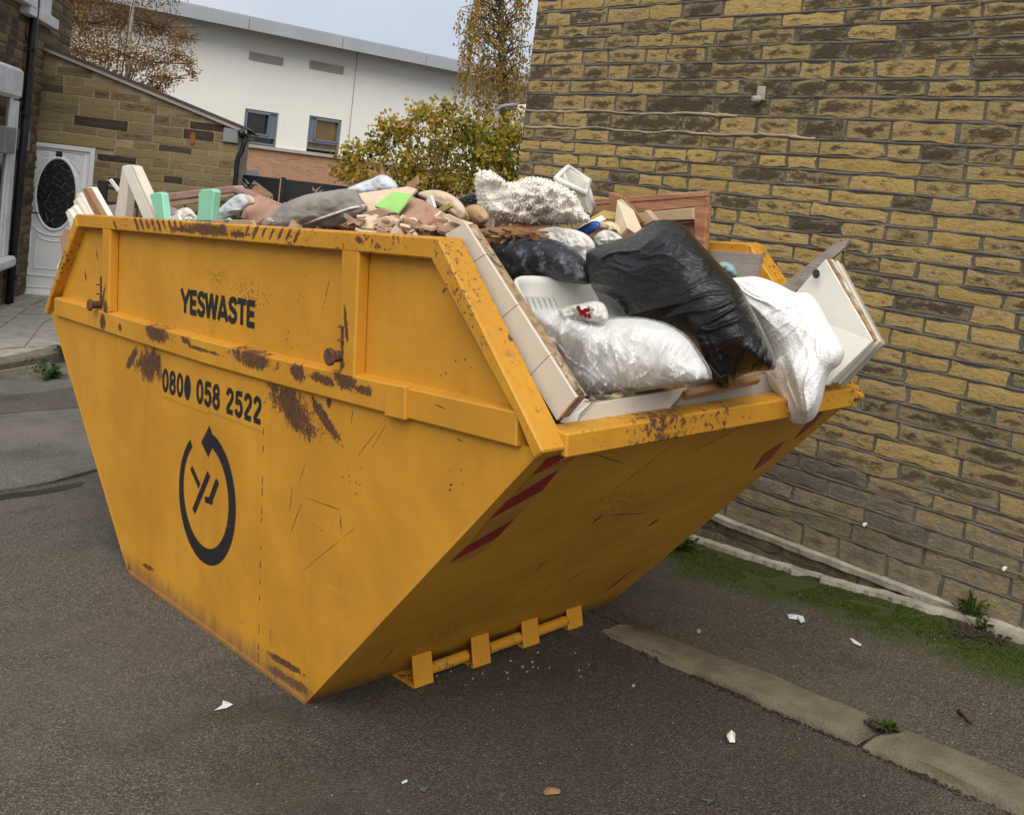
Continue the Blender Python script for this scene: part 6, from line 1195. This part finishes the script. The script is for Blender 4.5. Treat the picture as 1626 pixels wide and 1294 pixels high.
# ================================================================== weeds, moss, litter
def weed(name, root, n, h, spread, label, seed, bladed=.5, mat='weed'):
    rn = random.Random(seed); t = empty(name, root, label, 'weed'); R_ = np.array(root, float)
    for k in range(n):
        a = rn.uniform(0, 6.283); l = h * rn.uniform(.5, 1.1); tip = R_ + np.array([math.cos(a) * spread * rn.uniform(.2, 1), math.sin(a) * spread * rn.uniform(.1, .6) - spread * .2, l * rn.uniform(.35, 1)]); md = (R_ + tip) / 2 + np.array([0, 0, l * .22]); g = G(); tn = rn.random()
        if rn.random() < bladed:
            u = np.cross(tip - R_, [rn.gauss(0, 1), rn.gauss(0, 1), .2]); u = u / (np.linalg.norm(u) + 1e-6) * rn.uniform(.004, .008); pts = [R_, (R_ + md) / 2, md, (md + tip) / 2 - np.array([0, 0, .0]), tip]; V = []; 
            for p, wd in zip(pts, (.5, 1, 1, .8, .05)): V += [p - u * wd, p + u * wd]
            g.add(V, [(2 * i, 2 * i + 1, 2 * i + 3, 2 * i + 2) for i in range(4)], tn)
        else:
            g.tube([R_, md, tip], [.0022, .0018, .001], 4); g.t = [tn] * len(g.f)
            for s in np.linspace(.35, 1, 7):
                for sd in (-1, 1):
                    p = R_ * (1 - s) ** 2 + md * 2 * s * (1 - s) + tip * s * s; d = np.array([rn.gauss(0, 1), rn.gauss(0, .7), rn.gauss(.2, .5)]); d /= np.linalg.norm(d); q = np.cross(d, [0, 0, 1.0]); q /= np.linalg.norm(q) + 1e-6; L_ = rn.uniform(.012, .026) * (2.0 if name == 'bindweed' else 1.0); g.add([p, p + d * L_ * .5 + q * L_ * .35, p + d * L_, p + d * L_ * .5 - q * L_ * .35], [(0, 1, 2, 3)], min(1, max(0, tn + rn.gauss(0, .2))))
        g.part('leaf' if len(g.f) == 4 else 'sprig', MAT[mat], t)
    return t
def pground(px, py, lift=0.0): p = on_ground(px, py); k = kerb_h(p[0]) if p[1] > YK1 else 0.0; return plane_hit(px, py, RG.T @ np.array([0, 0, k + lift]), RG[2])
weed('grass_weed', pground(1541, 985, -.005), 26, .17, .09, 'tufted green weed growing out of the pavement crack at the foot of the wall', 3, .6)
weed('dandelion_weed', pground(1560, 1000, -.005), 14, .07, .08, 'low yellowish weed in front of the tufted weed at the wall', 8, .8)
weed('fern_weed', pground(1082, 872, -.005), 30, .11, .16, 'dark ferny weeds growing at the wall behind the skip corner', 5, .2)
p = on_ground(86, 603); weed('bindweed', (p[0], p[1], p[2] + .0), 26, .2, .32, 'leafy green weed growing below the terrace edge left of the skip', 9, .1)
p = on_ground(112, 578); weed('bindweed', (p[0], p[1], p[2] + .05), 22, .2, .25, 'second leafy weed close beside the skip below the terrace', 12, .1)
p = pground(1410, 1153); weed('kerb_weed', p, 8, .018, .035, 'tiny weed sprouting in the joint between the two kerb stones', 15, .4)
# soil spill at the weed
g = G(); rr = random.Random(2)
for _ in range(420):
    c = pground(rr.gauss(1570, 38), rr.gauss(1003, 9)); r = rr.uniform(.002, .007); g.tube([c, c + np.array([r, rr.uniform(-r, r), r * .6])], [r, r * .7], 5)
for _ in range(120):
    c = pground(rr.gauss(1388, 12), rr.gauss(1158, 7)); r = rr.uniform(.003, .008); g.tube([c, c + np.array([r, rr.uniform(-r, r), r * .6])], [r, r * .7], 5)
g.top('loose_soil', MAT['soil'], label='dark loose soil around the weed and in the kerb joint', kind='stuff')
# moss: tiny fronds
g = G(); rr = random.Random(5); n_m = 0
for _ in range(52000):
    x = rr.uniform(.15, 3.2); y = 2.33 + rr.gauss(0, .13); k = .12 + noise.noise(Vector((x * 3, y * 5, 1))) + .6 * noise.noise(Vector((x * 11, y * 12, 4)))
    if y > 2.53 or y < 2.0 or k < -.02: continue
    z = ground_z(x, y) + kerb_h(x) + .007 * fbm((x, y, 3), 1.4) - .004; a = rr.uniform(0, 6.28); r = rr.uniform(.002, .0042); g.add([(x - r * math.cos(a), y - r * math.sin(a), z), (x + r * math.cos(a), y + r * math.sin(a), z), (x + r * .4 * math.sin(a), y + rr.uniform(-.004, .004), z + rr.uniform(.0015, .0045))], [(0, 1, 2)], min(1, max(0, .45 + k * .4 + rr.gauss(0, .15))))
g.top('moss', MAT['moss'], label='green moss growing in a band along the pavement by the wall', kind='stuff')
def scrap(name, px, mat, lab, cat, h=.01):
    P = [pground(*p) for p in px]; c = sum(P) / len(P); n = len(P); V = []; rr = random.Random(len(lab))
    for p in P: V.append(p + np.array([0, 0, .002 + rr.random() * h * .4]))
    V.append(c + np.array([0, 0, h])); V += [v - np.array([0, 0, .0015]) for v in V[:]]
    F = [(i, (i + 1) % n, n) for i in range(n)] + [((i + 1) % n + n + 1, i + n + 1, 2 * n + 1) for i in range(n)] + [(i, i + n + 1, (i + 1) % n + n + 1, (i + 1) % n) for i in range(n)]
    return top(name, V, F, MAT[mat], False, label=lab, cat=cat)
scrap('paper_scrap', [(1250, 978), (1262, 976), (1275, 980), (1278, 988), (1271, 992), (1266, 985), (1252, 983)], 'palecloth', 'curled white paper scrap on the pavement near the moss', 'litter', .02)
scrap('paper_strip', [(1349, 1014), (1354, 1015), (1368, 1024), (1366, 1027), (1355, 1021)], 'whiteboard', 'thin white paper strip on the pavement right of the curled scrap', 'litter', .008)
scrap('tissue_wad', [(1154, 1167), (1160, 1164), (1167, 1168), (1167, 1180), (1158, 1181), (1153, 1174)], 'whiteboard', 'small white tissue wad on the road beside the kerb', 'litter', .03)
scrap('plastic_scrap', [(340, 1130), (352, 1122), (354, 1113), (362, 1116), (370, 1120), (360, 1126)], 'palecloth', 'torn pale plastic scrap on the road in front of the skip', 'litter', .012)
scrap('dry_leaf', [(862, 1258), (868, 1252), (880, 1250), (890, 1255), (889, 1262), (866, 1263)], 'brownboard', 'dark brown dry leaf on the road at the bottom of the view', 'leaf', .012)
scrap('dry_leaf', [(665, 1251), (672, 1248), (680, 1252), (675, 1258), (667, 1256)], 'slate', 'small dark dry leaf left of the brown one at the bottom of the view', 'leaf', .008)
scrap('paper_chip', [(637, 1242), (646, 1238), (647, 1241), (639, 1245)], 'palecloth', 'tiny pale paper chip on the road near the small dark leaf', 'litter', .004)
scrap('pebble', [(1105, 1001), (1109, 999), (1113, 1002), (1112, 1006), (1106, 1006)], 'concrete', 'pale pebble on the pavement by the skip', 'stone', .014)
a, b = pground(1523, 1129, .006), pground(1542, 1146, .006); G().tube([a, (a + b) / 2 + np.array([0, 0, .006]), b], [.009, .007, .006], 6).top('bark_stick', MAT['rust'], True, label='short reddish brown stick on the pavement at the right', cat='stick')
g = G(); a, b, c = pground(1112, 1268, .004), pground(1130, 1271, .008), pground(1138, 1264, .004); g.tube([a, b, c], [.003, .004, .002], 5); g.tube([b, pground(1122, 1276, .004)], [.003, .002], 5); g.top('twig', MAT['slate'], True, label='forked dark twig on the road near the bottom edge', cat='twig')
g = G(); rr = random.Random(77)
for _ in range(200):
    px, py = rr.uniform(0, 1626), rr.uniform(930, 1294); 
    if behind_skip(px, py): continue
    c = pground(px, py, .001); r = rr.uniform(.001, .0026); g.tube([c, c + np.array([r, rr.uniform(-r, r), r])], [r, r * .7], 4)
for _ in range(26):
    c = pground(rr.gauss(800, 90), rr.gauss(1062, 12), .001); r = rr.uniform(.002, .006); g.tube([c, c + np.array([r, rr.uniform(-r, r), r])], [r, r * .7], 4)
g.top('grit', MAT['concrete'], label='pale grit and crumbs scattered on the tarmac', kind='stuff')
